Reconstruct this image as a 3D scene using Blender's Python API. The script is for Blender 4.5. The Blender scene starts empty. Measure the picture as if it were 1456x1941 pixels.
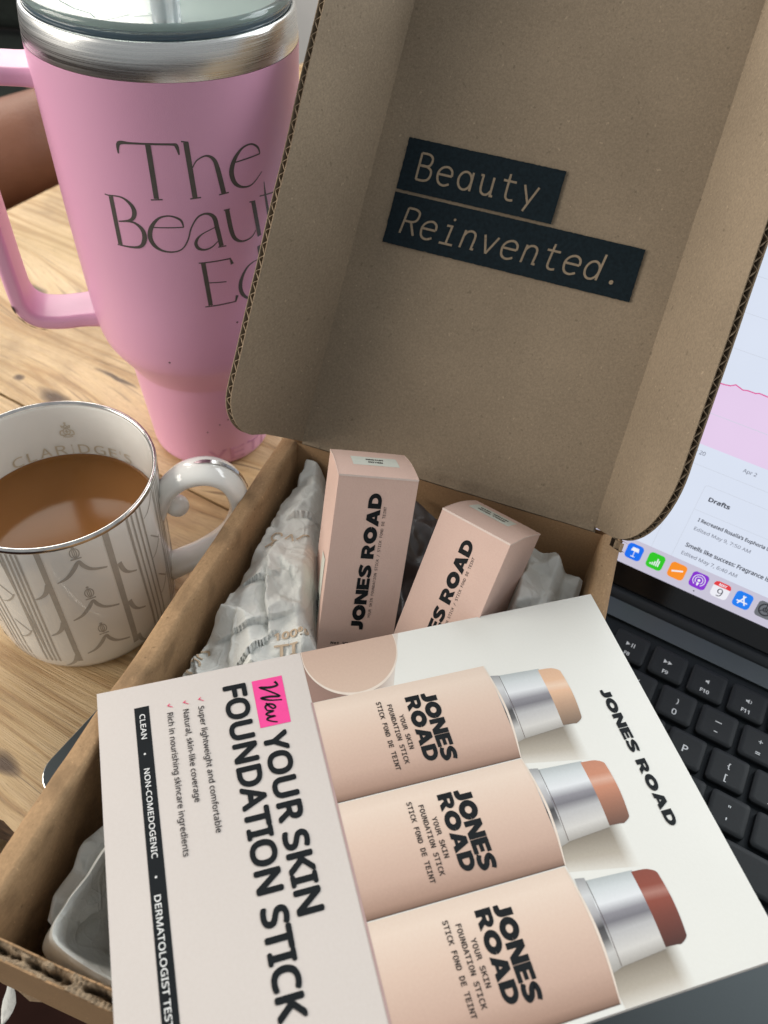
import bpy, bmesh, math, random, os
from mathutils import Vector, Matrix, Euler, noise
random.seed(7)
S = bpy.context.scene
COL = S.collection
MM = 0.001
# ------------------------------------------------------------------ camera, light, exposure
CAM_R = [[0.861612420, 0.503600895, 0.063325945],
         [0.410212529, -0.617433824, -0.671193828],
         [-0.298914232, 0.604286034, -0.738572048]]
CAM_C = Vector((0.15733961, -0.26571406, 0.34068046))
cam = bpy.data.cameras.new('camera')
cam.sensor_fit = 'VERTICAL'; cam.sensor_height = 24.0
cam.lens = 1531.8 / 1941 * 24.0
cam.clip_start = 0.01; cam.clip_end = 50
camo = bpy.data.objects.new('camera', cam); COL.objects.link(camo)
r, d, f = [Vector(v) for v in CAM_R]
camo.matrix_world = Matrix(((r.x, -d.x, -f.x, CAM_C.x), (r.y, -d.y, -f.y, CAM_C.y), (r.z, -d.z, -f.z, CAM_C.z), (0, 0, 0, 1)))
S.camera = camo
cam.dof.use_dof = True
cam.dof.focus_distance = (Vector((0.055, -0.085, 0.10)) - CAM_C).dot(f)
cam.dof.aperture_fstop = 8.5

W = bpy.data.worlds.new('World'); S.world = W; W.use_nodes = True
bg = W.node_tree.nodes['Background']
bg.inputs[0].default_value = (0.93, 0.97, 1.0, 1); bg.inputs[1].default_value = 0.37

def area(name, loc, target, sx, sy, power, color):
    l = bpy.data.lights.new(name, 'AREA'); l.shape = 'RECTANGLE'; l.size = sx; l.size_y = sy
    l.energy = power; l.color = color
    o = bpy.data.objects.new(name, l); COL.objects.link(o); o.location = loc
    o.rotation_euler = (Vector(target) - Vector(loc)).to_track_quat('-Z', 'Y').to_euler()
    return o
area('window_light', (0.45, 1.25, 0.95), (0.05, 0.0, 0.15), 1.9, 1.1, 36, (0.92, 0.97, 1.0))
area('left_fill_light', (-1.0, 0.50, 0.75), (-0.25, 0.05, 0.02), 0.7, 0.7, 9.0, (1.0, 0.95, 0.87))  # unseen fill, added to brighten the table's left side and the tumbler
area('front_left_fill_light', (-1.05, -0.85, 0.62), (0.0, -0.05, 0.08), 0.9, 0.8, 15.5, (1.0, 0.93, 0.84))  # added warm fill for the tumbler front, mug and near table
S.view_settings.view_transform = 'Standard'; S.view_settings.look = 'None'
S.view_settings.exposure = 0.15; S.view_settings.gamma = 1.0

# ------------------------------------------------------------------ materials
def lin(c):
    return tuple(((x / 255) / 12.92 if x / 255 <= 0.04045 else ((x / 255 + 0.055) / 1.055) ** 2.4) for x in c)
class NT:
    def __init__(s, name):
        s.m = bpy.data.materials.new(name); s.m.use_nodes = True
        s.t = s.m.node_tree; s.p = s.t.nodes['Principled BSDF']
    def n(s, typ, **kw):
        x = s.t.nodes.new(typ)
        for k, v in kw.items():
            if k in x.inputs: x.inputs[k].default_value = v
            else: setattr(x, k, v)
        return x
    def l(s, a, b): s.t.links.new(a, b)
    def setp(s, **kw):
        for k, v in kw.items():
            k = k.replace('_', ' ')
            s.p.inputs[k].default_value = v
        return s
    def coord(s, scale=(1, 1, 1), kind='Object'):
        c = s.n('ShaderNodeTexCoord'); m = s.n('ShaderNodeMapping'); m.inputs['Scale'].default_value = scale
        s.l(c.outputs[kind], m.inputs['Vector']); return m.outputs[0]
    def noise(s, vec, scale, detail=4, rough=0.5, dist=0.0):
        x = s.n('ShaderNodeTexNoise'); x.inputs['Scale'].default_value = scale; x.inputs['Detail'].default_value = detail
        x.inputs['Roughness'].default_value = rough; x.inputs['Distortion'].default_value = dist
        s.l(vec, x.inputs['Vector']); return x.outputs['Fac']
    def ramp(s, fac, stops):
        x = s.n('ShaderNodeValToRGB'); e = x.color_ramp.elements
        while len(e) < len(stops): e.new(0.5)
        for i, (pos, c) in enumerate(stops):
            e[i].position = pos; e[i].color = (*c[:3], 1)
        s.l(fac, x.inputs[0]); return x.outputs[0]
    def mix(s, fac, a, b, mode='MIX'):
        x = s.n('ShaderNodeMix'); x.data_type = 'RGBA'; x.blend_type = mode
        for v, i in ((fac, 0), (a, 6), (b, 7)):
            if hasattr(v, 'links') or hasattr(v, 'is_linked'): s.l(v, x.inputs[i])
            else: x.inputs[i].default_value = v if i == 0 else (*v[:3], 1)
        return x.outputs[2]
    def bump(s, h, strength=0.3, dist=0.001):
        b = s.n('ShaderNodeBump'); b.inputs['Strength'].default_value = strength; b.inputs['Distance'].default_value = dist
        s.l(h, b.inputs['Height']); s.l(b.outputs[0], s.p.inputs['Normal'])
    def color(s, sock): s.l(sock, s.p.inputs['Base Color']); return s

def plain(name, col, rough=0.5, metal=0.0, spec=0.5, var=0.04, vscale=300, coat=0.0, bump=0.0, bscale=2500):
    t = NT(name); t.setp(Roughness=rough, Metallic=metal); t.p.inputs['Specular IOR Level'].default_value = spec
    t.p.inputs['Coat Weight'].default_value = coat; t.p.inputs['Coat Roughness'].default_value = 0.05
    v = t.coord()
    n1 = t.noise(v, vscale, 3)
    t.color(t.ramp(n1, [(0.3, [c * (1 - var) for c in col]), (0.7, [min(1, c * (1 + var)) for c in col])]))
    if bump: t.bump(t.noise(v, bscale, 3), bump, 0.0004)
    return t.m

def kraft(name, base, stain=0.0, fleck=1.0):
    t = NT(name); t.setp(Roughness=0.82); t.p.inputs['Specular IOR Level'].default_value = 0.25
    v = t.coord()
    big = t.noise(v, 18, 3); fine = t.noise(v, 900, 4, 0.65); fib = t.noise(t.coord((1, 0.25, 1)), 1500, 3, 0.6)
    c = t.ramp(big, [(0.3, [x * 0.9 for x in base]), (0.7, [x * 1.1 for x in base])])
    c = t.mix(0.5, c, t.ramp(fine, [(0.3, (0.38, 0.38, 0.38)), (0.7, (0.62, 0.62, 0.62))]), 'OVERLAY')
    c = t.mix(0.35, c, t.ramp(fib, [(0.35, (0.40, 0.40, 0.40)), (0.65, (0.60, 0.60, 0.60))]), 'OVERLAY')
    fl = t.noise(v, 420, 2, 0.4)
    c = t.mix(t.ramp(fl, [(0.70, (0, 0, 0)), (0.76, (fleck * 0.6,) * 3)]), c, [x * 0.42 for x in base])
    fl2 = t.noise(t.coord((1.3, 1.1, 0.9)), 520, 2, 0.4)
    c = t.mix(t.ramp(fl2, [(0.71, (0, 0, 0)), (0.77, (fleck * 0.6,) * 3)]), c, [min(0.7, x * 1.9) for x in base])
    if stain:
        st = t.noise(t.coord((1.0, 1.0, 1.0)), 62, 2, 0.5)
        c = t.mix(t.ramp(st, [(0.55, (0, 0, 0)), (0.68, (stain,) * 3)]), c, [x * 0.33 for x in base])
    t.color(c); t.bump(fine, 0.25, 0.0005)
    return t.m

M = {}
M['kraft'] = kraft('kraft_inner_liner', (0.272, 0.212, 0.147), fleck=0.7)
M['kraft_wall_warm_lit'] = kraft('kraft_wall_warm_lit', (0.34, 0.212, 0.112), stain=0.0)  # same cardboard as the lid; warm light put into the colour
M['kraft_worn'] = kraft('kraft_worn_fold', (0.37, 0.235, 0.125), stain=0.45)  # stains are wear; the more orange base carries painted warm light
M['kraft_edge'] = plain('kraft_cut_edge', (0.28, 0.205, 0.13), 0.85, var=0.25, vscale=900)
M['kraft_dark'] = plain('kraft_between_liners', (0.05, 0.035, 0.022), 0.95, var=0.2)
M['navy'] = plain('navy_black_print', (0.0080, 0.0155, 0.0205), 0.8, spec=0.15, var=0.25, vscale=700)
M['ink'] = plain('black_print', (0.0075, 0.0100, 0.0120), 0.65, spec=0.18, var=0.1)
M['ink_soft'] = plain('soft_black_print', (0.045, 0.035, 0.03), 0.6, spec=0.2, var=0.1)
M['ink_thin'] = plain('thin_black_print', (0.020, 0.018, 0.02), 0.6, spec=0.2, var=0.1)
M['white_print'] = plain('white_print', (0.80, 0.80, 0.78), 0.5)
M['pink_print'] = plain('hot_pink_print', (0.87, 0.06, 0.30), 0.45, var=0.03)
M['check'] = plain('crimson_print', (0.72, 0.03, 0.13), 0.45)
def paper(name, col, rough=0.35):
    t = NT(name); t.setp(Roughness=rough); v = t.coord(); n_ = t.noise(v, 900, 3, 0.6); b_ = t.noise(v, 25, 2)
    c = t.ramp(b_, [(0.3, [x * 0.985 for x in col]), (0.7, [min(1, x * 1.01) for x in col])])
    c = t.mix(0.12, c, t.ramp(n_, [(0.3, (0.4,) * 3), (0.7, (0.6,) * 3)]), 'OVERLAY')
    t.color(c); t.bump(n_, 0.12, 0.0002); return t.m
M['card'] = paper('card_stock', (0.635, 0.578, 0.535))
M['card_photo'] = paper('card_photo_backdrop', (0.755, 0.75, 0.70))
M['card_edge'] = plain('card_edge', (0.82, 0.84, 0.84), 0.5)
def carton(name, col):
    t = NT(name); t.setp(Roughness=0.55); v = t.coord(); n_ = t.noise(v, 1300, 3, 0.6); b_ = t.noise(v, 40, 3)
    c = t.ramp(b_, [(0.3, [x * 0.96 for x in col]), (0.7, [x * 1.04 for x in col])])
    c = t.mix(0.25, c, t.ramp(n_, [(0.3, (0.42,) * 3), (0.7, (0.58,) * 3)]), 'OVERLAY')
    t.color(c); t.bump(n_, 0.3, 0.0003); return t.m
M['carton'] = carton('blush_carton', (0.70, 0.495, 0.415))
M['carton_edge'] = carton('scuffed_carton_edge', (0.75, 0.62, 0.55))
M['sticker'] = plain('pale_sticker', (0.66, 0.68, 0.60), 0.5)
M['tan_print'] = plain('tan_print', (0.52, 0.40, 0.28), 0.6)
def tissue(name, col, rough=0.55):
    t = NT(name); t.setp(Roughness=rough); v = t.coord(); n_ = t.noise(v, 160, 5, 0.65, 0.6); b_ = t.noise(v, 60, 3)
    t.color(t.ramp(b_, [(0.3, [x * 0.93 for x in col]), (0.7, [min(1, x * 1.05) for x in col])]))
    wp = t.n('ShaderNodeTexNoise'); wp.inputs['Scale'].default_value = 38; wp.inputs['Detail'].default_value = 2; t.l(v, wp.inputs['Vector'])
    ad = t.n('ShaderNodeVectorMath'); ad.operation = 'MULTIPLY_ADD'; ad.inputs[1].default_value = (0.030, 0.030, 0.012); t.l(wp.outputs['Color'], ad.inputs[0]); t.l(v, ad.inputs[2])
    hs = n_
    for sc_, wt in ((48, 0.42), (110, 0.16)):
        vo = t.n('ShaderNodeTexVoronoi'); vo.feature = 'DISTANCE_TO_EDGE'; vo.inputs['Scale'].default_value = sc_; t.l(ad.outputs[0], vo.inputs['Vector'])
        hs = t.mix(wt, hs, t.ramp(vo.outputs['Distance'], [(0.0, (1, 1, 1)), (0.05, (0.55, 0.55, 0.55)), (0.6, (0.1, 0.1, 0.1))]))
    t.bump(hs, 0.6, 0.0022)
    tr = t.n('ShaderNodeBsdfTranslucent'); tr.inputs[0].default_value = (*col, 1)
    mx = t.n('ShaderNodeMixShader'); mx.inputs[0].default_value = 0.18
    out = t.t.nodes['Material Output']
    t.l(t.p.outputs[0], mx.inputs[1]); t.l(tr.outputs[0], mx.inputs[2]); t.l(mx.outputs[0], out.inputs[0]); return t.m
M['tissue'] = tissue('white_tissue', (0.86, 0.87, 0.82))
M['shaded_tissue'] = plain('painted_shade_tissue', (0.085, 0.075, 0.075), 0.3, spec=0.6, var=0.4, vscale=60)  # dark base colour paints the shade on this tissue
def powder(name, col):
    t = NT(name); t.setp(Roughness=0.42); v = t.coord(); n_ = t.noise(v, 2600, 2, 0.5); b_ = t.noise(v, 9, 2)
    t.color(t.ramp(b_, [(0.3, [x * 0.97 for x in col]), (0.7, [x * 1.03 for x in col])]))
    t.bump(n_, 0.22, 0.0003); t.p.inputs['Coat Weight'].default_value = 0.12; t.p.inputs['Coat Roughness'].default_value = 0.3
    return t.m
M['pink'] = powder('pink_powder_coat', (0.75, 0.385, 0.56))
M['engrave'] = plain('engraved_steel_grey', (0.105, 0.098, 0.088), 0.5, metal=0.35, var=0.1)
def steel(name):
    t = NT(name); t.setp(Metallic=1.0, Roughness=0.22); v = t.coord((1, 1, 90)); n_ = t.noise(v, 26, 3)
    t.color(t.ramp(n_, [(0.3, (0.66, 0.66, 0.64)), (0.7, (0.80, 0.80, 0.78))]))
    t.l(t.ramp(n_, [(0.3, (0.22,) * 3), (0.7, (0.36,) * 3)]), t.p.inputs['Roughness']); t.bump(n_, 0.06, 0.0003)
    return t.m
M['steel'] = steel('brushed_steel')
def clear(name, col, rough, trans):
    t = NT(name); t.setp(Roughness=rough, IOR=1.45); t.p.inputs['Transmission Weight'].default_value = trans
    t.p.inputs['Base Color'].default_value = (*col, 1); v = t.coord(); t.bump(t.noise(v, 220, 2), 0.05, 0.0003); return t.m
M['clear_lid'] = clear('clear_lid_plastic', (0.80, 0.93, 0.90), 0.06, 0.85)
M['lid_top'] = clear('frosted_lid_plastic', (0.66, 0.82, 0.76), 0.22, 0.55)
M['lid_dark'] = clear('lid_gasket', (0.10, 0.15, 0.19), 0.12, 0.35)
M['straw'] = clear('clear_straw_plastic', (0.86, 0.90, 0.92), 0.10, 0.7)
M['china'] = plain('bone_china', (0.87, 0.86, 0.81), 0.12, var=0.015, vscale=40, coat=0.5)
M['platinum'] = plain('platinum_lustre', (0.62, 0.60, 0.57), 0.16, metal=1.0, var=0.15, vscale=250)
M['taupe'] = plain('taupe_pattern', (0.45, 0.425, 0.38), 0.25, var=0.06, coat=0.4)
M['gilt'] = plain('pale_gilt_lettering', (0.60, 0.52, 0.39), 0.3, var=0.1)
def coffee_mat():
    t = NT('milky_coffee'); t.setp(Roughness=0.10, IOR=1.33); t.p.inputs['Specular IOR Level'].default_value = 0.28; v = t.coord(); n_ = t.noise(v, 30, 2)
    t.color(t.ramp(n_, [(0.3, (0.235, 0.100, 0.029)), (0.7, (0.255, 0.110, 0.033))])); return t.m
M['coffee'] = coffee_mat()
M['alu'] = plain('space_grey_aluminium', (0.070, 0.082, 0.086), 0.42, metal=0.6, var=0.03, vscale=1500, bump=0.08)
M['alu_edge'] = plain('bright_chamfer', (0.55, 0.55, 0.53), 0.25, metal=1.0)
M['well'] = plain('black_key_well', (0.006, 0.0095, 0.0125), 0.6, spec=0.2, var=0.05)
M['key'] = plain('black_keycap', (0.0085, 0.0110, 0.0130), 0.5, spec=0.25, var=0.08, vscale=800, bump=0.1)
M['legend'] = plain('white_legend', (0.72, 0.74, 0.75), 0.5)
M['bezel'] = plain('black_bezel_glass', (0.004, 0.005, 0.007), 0.10)
M['hinge'] = plain('dark_hinge', (0.010, 0.014, 0.018), 0.5)
M['skin'] = None
def skin():
    t = NT('tanned_skin'); t.setp(Roughness=0.55); v = t.coord(); n_ = t.noise(v, 14, 3); p_ = t.noise(v, 330, 5, 0.7)
    t.color(t.ramp(n_, [(0.3, (0.165, 0.062, 0.032)), (0.7, (0.25, 0.105, 0.056))]))
    t.p.inputs['Subsurface Weight'].default_value = 0.1; t.p.inputs['Subsurface Radius'].default_value = (0.004, 0.002, 0.001)
    t.bump(p_, 0.4, 0.0015); return t.m
M['skin'] = skin()
M['floor'] = plain('dark_floor', (0.030, 0.0125, 0.0095), 0.85, spec=0.1, var=0.3, vscale=8)
M['wall'] = plain('white_wall', (0.72, 0.71, 0.69), 0.8, var=0.02, vscale=20)
M['upholstery'] = plain('dark_green_upholstery', (0.012, 0.016, 0.012), 0.9, var=0.3, vscale=90)
M['white_metal'] = plain('white_chair_frame', (0.70, 0.71, 0.70), 0.4)
def wood():
    t = NT('oiled_pine'); v0 = t.coord()
    bend2 = t.n('ShaderNodeTexNoise'); bend2.inputs['Scale'].default_value = 60; t.l(t.coord((1, 1, 1)), bend2.inputs['Vector'])
    bend = t.n('ShaderNodeTexNoise'); bend.inputs['Scale'].default_value = 4.2; bend.inputs['Detail'].default_value = 2; t.l(t.coord((0.55, 1.3, 1.0)), bend.inputs['Vector'])
    mx = t.n('ShaderNodeVectorMath'); mx.operation = 'MULTIPLY_ADD'; mx.inputs[1].default_value = (0.10, 0.13, 0.0); t.l(bend.outputs['Color'], mx.inputs[0]); t.l(t.coord((1, 1, 1)), mx.inputs[2])
    def strx(sc):
        m_ = t.n('ShaderNodeMapping'); m_.inputs['Scale'].default_value = sc; t.l(mx.outputs[0], m_.inputs['Vector']); return m_.outputs[0]
    ringn = t.noise(strx((0.55, 9.0, 4.0)), 5.0, 2, 0.45)
    wv = t.n('ShaderNodeMath'); wv.operation = 'PINGPONG'; wv.inputs[1].default_value = 0.5
    ml = t.n('ShaderNodeMath'); ml.operation = 'MULTIPLY'; ml.inputs[1].default_value = 5.5; t.l(ringn, ml.inputs[0]); t.l(ml.outputs[0], wv.inputs[0])
    fine = t.noise(strx((1.6, 30, 16)), 26, 5, 0.66)
    pore = t.noise(strx((2.2, 26, 12)), 70, 3, 0.6)
    blot = t.noise(t.coord((1, 1.6, 1)), 7.0, 4, 0.6)
    c = t.ramp(wv.outputs[0], [(0.0, (0.60, 0.43, 0.245)), (0.30, (0.55, 0.38, 0.20)), (0.42, (0.45, 0.285, 0.135)), (0.5, (0.38, 0.225, 0.10))])
    c = t.mix(t.ramp(blot, [(0.35, (0, 0, 0)), (0.7, (0.55,) * 3)]), c, (0.45, 0.315, 0.15))
    c = t.mix(0.55, c, t.ramp(fine, [(0.3, (0.30, 0.29, 0.27)), (0.68, (0.66, 0.66, 0.66))]), 'OVERLAY')
    c = t.mix(t.ramp(pore, [(0.58, (0, 0, 0)), (0.74, (0.55,) * 3)]), c, (0.17, 0.095, 0.04))
    scr_ = t.noise(strx((1.2, 55, 20)), 9, 2, 0.5)
    c = t.mix(t.ramp(scr_, [(0.63, (0, 0, 0)), (0.70, (0.7,) * 3)]), c, (0.12, 0.068, 0.032))
    stn = t.noise(t.coord((1.0, 1.2, 1)), 11.0, 5, 0.65)
    c = t.mix(t.ramp(stn, [(0.52, (0, 0, 0)), (0.70, (0.65,) * 3)]), c, (0.27, 0.170, 0.085))
    # knots: rings round scattered points
    vo = t.n('ShaderNodeTexVoronoi'); vo.inputs['Scale'].default_value = 7.0; t.l(strx((0.6, 1.0, 0.2)), vo.inputs['Vector'])
    kn = t.ramp(vo.outputs['Distance'], [(0.02, (0.9, 0.9, 0.9)), (0.075, (0.5, 0.5, 0.5)), (0.11, (0, 0, 0))])
    c = t.mix(kn, c, (0.10, 0.045, 0.018))
    for kx, ky, rx, ry in ((-.236, -.017, .0045, .0032), (-.203, -.018, .016, .007), (-.303, .060, .013, .006), (-.268, .088, .007, .004), (-.185, .018, .020, .0022), (-.075, -.150, .006, .003), (-.045, -.205, .012, .005)):
        mp_ = t.n('ShaderNodeMapping'); mp_.vector_type = 'TEXTURE'; mp_.inputs['Location'].default_value = (kx + .006, ky + .003, 0.75); mp_.inputs['Scale'].default_value = (rx, ry, 1.0)
        w2 = t.n('ShaderNodeVectorMath'); w2.operation = 'MULTIPLY_ADD'; w2.inputs[1].default_value = (.012, .006, 0); t.l(bend2.outputs['Color'], w2.inputs[0]); t.l(v0, w2.inputs[2]); t.l(w2.outputs[0], mp_.inputs['Vector'])
        le = t.n('ShaderNodeVectorMath'); le.operation = 'LENGTH'; t.l(mp_.outputs[0], le.inputs[0])
        c = t.mix(t.ramp(le.outputs['Value'], [(0.35, (.95,) * 3), (0.75, (.55,) * 3), (1.0, (0, 0, 0))]), c, (0.075, 0.040, 0.022))
    t.color(c); t.setp(Roughness=0.42)
    t.l(t.ramp(fine, [(0.3, (0.36,) * 3), (0.7, (0.52,) * 3)]), t.p.inputs['Roughness'])
    t.bump(fine, 0.6, 0.0012); return t.m
M['wood'] = wood()
M['bark'] = plain('rough_table_edge', (0.13, 0.070, 0.032), 0.9, var=0.5, vscale=120, bump=0.6, bscale=200)

def uvramp(name, stops, axis='Y', rough=0.35, grain=0.1, metal=0.0):
    """flat print: an ink gradient that belongs to the printed picture"""
    t = NT(name); t.setp(Roughness=rough, Metallic=metal)
    c = t.n('ShaderNodeTexCoord'); sp = t.n('ShaderNodeSeparateXYZ'); t.l(c.outputs['UV'], sp.inputs[0])
    col = t.ramp(sp.outputs[axis], [(p, lin(q)) for p, q in stops])
    n_ = t.noise(t.coord(), 1100, 3, 0.6)
    col = t.mix(grain, col, t.ramp(n_, [(0.3, (0.35,) * 3), (0.7, (0.65,) * 3)]), 'OVERLAY')
    t.color(col); return t.m
def printfade(name, ystops, edge, bgc):
    t = NT(name); t.setp(Roughness=0.35); c = t.n('ShaderNodeTexCoord'); sp = t.n('ShaderNodeSeparateXYZ'); t.l(c.outputs['UV'], sp.inputs[0])
    col = t.ramp(sp.outputs['Y'], [(p, lin(q)) for p, q in ystops])
    fade = t.ramp(sp.outputs['X'], [(edge, (0, 0, 0)), (1.0, (1, 1, 1))])
    col = t.mix(fade, col, bgc); t.color(t.mix(0.1, col, t.ramp(t.noise(t.coord(), 1100, 3, 0.6), [(0.3, (0.35,) * 3), (0.7, (0.65,) * 3)]), 'OVERLAY')); return t.m
def emit(name, col, strength=1.0):
    t = NT(name); t.setp(Roughness=0.15); t.p.inputs['Base Color'].default_value = (0.01, 0.01, 0.01, 1)
    v = t.coord(); n_ = t.noise(v, 25, 2)
    t.l(t.ramp(n_, [(0.3, [x * 0.97 for x in col]), (0.7, [x * 1.0 for x in col])]), t.p.inputs['Emission Color'])
    t.p.inputs['Emission Strength'].default_value = strength * 0.90; return t.m

# ------------------------------------------------------------------ object helpers (all mesh data in mm)
def empty(name, mat, label, cat, group=None):
    o = bpy.data.objects.new(name, None); o.empty_display_size = 0.02; COL.objects.link(o)
    o.matrix_world = mat; o['label'] = label; o['category'] = cat
    if group: o['group'] = group
    return o
def at(x, y, z, rz=0.0): return Matrix.Translation((x * MM, y * MM, z * MM)) @ Matrix.Rotation(rz, 4, 'Z')
class MB:
    def __init__(s): s.v = []; s.f = []; s.uv = {}; s.smooth = []
    def add(s, v, f, smooth=False, uv=None):
        b = len(s.v); s.v += [tuple(p) for p in v]
        for i, q in enumerate(f):
            if uv is not None: s.uv[len(s.f)] = [uv[j] for j in q]
            s.f.append([b + j for j in q]); s.smooth.append(smooth)
        return s
    def build(s, name, mat, parent=None, label=None, bevel=0, kind=None):
        me = bpy.data.meshes.new(name); me.from_pydata([(x * MM, y * MM, z * MM) for x, y, z in s.v], [], s.f)
        if s.uv:
            u = me.uv_layers.new(name='UVMap')
            for p in me.polygons:
                for k, li in enumerate(p.loop_indices): u.data[li].uv = s.uv.get(p.index, [(0, 0)] * 9)[k]
        me.polygons.foreach_set('use_smooth', s.smooth)
        for m_ in (mat if isinstance(mat, (list, tuple)) else [mat]): me.materials.append(m_)
        me.update()
        return link(name, me, parent, label, bevel, kind)
def link(name, me, parent=None, label=None, bevel=0, kind=None):
    o = bpy.data.objects.new(name, me); COL.objects.link(o)
    if parent: o.parent = parent
    if label: o['label'] = label
    if kind: o['kind'] = kind
    if bevel:
        b = o.modifiers.new('bevel', 'BEVEL'); b.width = bevel * MM; b.segments = 3; b.limit_method = 'ANGLE'; b.angle_limit = 0.6
    return o
def tag(o, label, cat, group=None):
    o['label'] = label; o['category'] = cat
    if group: o['group'] = group
    return o
def boxm(mb, x0, x1, y0, y1, z0, z1, fn=lambda x, y, z: (x, y, z)):
    v = [fn(x, y, z) for z in (z0, z1) for y in (y0, y1) for x in (x0, x1)]
    return mb.add(v, [(0, 2, 3, 1), (4, 5, 7, 6), (0, 1, 5, 4), (2, 6, 7, 3), (0, 4, 6, 2), (1, 3, 7, 5)])
def grid(mb, fn, nu, nv, smooth=True, uvs=True, flip=False, closeu=False):
    v = []; uv = []
    for j in range(nv + 1):
        for i in range(nu + (0 if closeu else 1)):
            v.append(fn(i / nu, j / nv)); uv.append((i / nu, j / nv))
    w = nu if closeu else nu + 1; fs = []
    for j in range(nv):
        for i in range(nu):
            a, b = j * w + i, j * w + (i + 1) % w
            q = (a, b, b + w, a + w); fs.append(q[::-1] if flip else q)
    return mb.add(v, fs, smooth, uv if uvs else None)
def lathe(mb, prof, n=96, smooth=True, rfun=None):
    v = []; fs = []
    for (r_, z) in prof:
        for i in range(n):
            a = 2 * math.pi * i / n; v.append((r_ * math.cos(a), r_ * math.sin(a), z))
    for j in range(len(prof) - 1):
        for i in range(n): fs.append((j * n + i, j * n + (i + 1) % n, (j + 1) * n + (i + 1) % n, (j + 1) * n + i))
    return mb.add(v, fs, smooth)
def disc(mb, r_, z, n=96, up=True):
    v = [(r_ * math.cos(2 * math.pi * i / n), r_ * math.sin(2 * math.pi * i / n), z) for i in range(n)]
    return mb.add(v, [list(range(n)) if up else list(range(n))[::-1]])
def smoothp(pts, n=6):
    """Catmull-Rom through points of any dimension"""
    P = [Vector(p) for p in pts]; out = []
    for i in range(len(P) - 1):
        a, b, c_, d_ = P[max(i - 1, 0)], P[i], P[i + 1], P[min(i + 2, len(P) - 1)]
        for k in range(n):
            t = k / n
            out.append(0.5 * ((2 * b) + (c_ - a) * t + (2 * a - 5 * b + 4 * c_ - d_) * t * t + (3 * b - a - 3 * c_ + d_) * t ** 3))
    out.append(P[-1]); return out
def ribbon(path, w, sm=0):
    """2-D stroke -> (verts, quads); w is a number or one width per path point"""
    ws = list(w) if isinstance(w, (list, tuple)) else [w] * len(path)
    P = [Vector((p[0], p[1], ws[i])) for i, p in enumerate(path)]
    if sm: P = smoothp(P, sm)
    v = []; n = len(P)
    for i, p in enumerate(P):
        a = P[max(i - 1, 0)]; b = P[min(i + 1, n - 1)]
        t1 = (Vector((p.x - a.x, p.y - a.y)) if i else Vector((b.x - p.x, b.y - p.y))); t2 = (Vector((b.x - p.x, b.y - p.y)) if i < n - 1 else t1)
        if t1.length < 1e-9: t1 = t2
        if t2.length < 1e-9: t2 = t1
        t1 = t1.normalized(); t2 = t2.normalized(); t = (t1 + t2)
        t = t.normalized() if t.length > 1e-6 else t1
        k = 1 / max(0.5, t.dot(t1)); nx, ny = -t.y * p.z / 2 * k, t.x * p.z / 2 * k
        v += [(p.x + nx, p.y + ny), (p.x - nx, p.y - ny)]
    return v, [(2 * i, 2 * i + 1, 2 * i + 3, 2 * i + 2) for i in range(n - 1)]
def ring2(cx, cy, rx, ry, w, n=28, a0=0, a1=360):
    return ribbon([(cx + rx * math.cos(math.radians(a0 + (a1 - a0) * i / n)), cy + ry * math.sin(math.radians(a0 + (a1 - a0) * i / n))) for i in range(n + 1)], w)
def poly2(pts): return [tuple(p) for p in pts], [tuple(range(len(pts)))]

# ------------------------------------------------------------------ lettering
FD = bpy.utils.system_resource('DATAFILES', path='fonts')
FONTS = {}
def font(name):
    if name not in FONTS:
        try: FONTS[name] = bpy.data.fonts.load(os.path.join(FD, name))
        except Exception: FONTS[name] = None
    return FONTS[name]
TC = {}
def rawtext(s, fname):
    k = (s, fname)
    if k in TC: return TC[k]
    c = bpy.data.curves.new('lettering', 'FONT'); c.body = s; c.fill_mode = 'FRONT'; c.resolution_u = 4
    if font(fname): c.font = font(fname)
    o = bpy.data.objects.new('lettering', c); me = o.to_mesh()
    v = [(p.co.x, p.co.y) for p in me.vertices]; fs = [tuple(p.vertices) for p in me.polygons]
    o.to_mesh_clear(); bpy.data.objects.remove(o); bpy.data.curves.remove(c)
    TC[k] = (v, fs); return v, fs
def normtext(s, fname):
    v, fs = rawtext(s, fname); h, _ = rawtext('H', fname); cap = max(p[1] for p in h)
    x0 = min(p[0] for p in v); x1 = max(p[0] for p in v)
    return [((p[0] - x0) / (x1 - x0), p[1] / cap) for p in v], fs, (x1 - x0) / cap
SANS, MONO = 'NotoSansHebrew-Regular.woff2', 'DejaVuSansMono.woff2'
def text(mb, s, fn, x0, x1, y0, h, fname=SANS, bold=0.0, shear=0.0, z=0.0):
    """write s between x0..x1 on baseline y0 with cap height h in the plane mapped by fn(x, y, z)"""
    v, fs, asp = normtext(s, fname)
    offs = [(0, 0)]
    if bold: offs = [(bold * math.cos(a * math.pi / 4), bold * math.sin(a * math.pi / 4)) for a in range(8)] + [(0, 0)]
    for k, (ox, oy) in enumerate(offs):
        mb.add([fn(x0 + p[0] * (x1 - x0) + (ox + shear * p[1]) * h, y0 + (p[1] + oy) * h, z + 0.006 * k) for p in v], fs)
def hersh(mb, strokes, fn, x0, y0, sx, sy, z=0.0, shear=0.0):
    for k, (v, fs) in enumerate(strokes):
        mb.add([fn(x0 + (p[0] + shear * p[1]) * sx, y0 + p[1] * sy, z + 0.006 * k) for p in v], fs)

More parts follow.
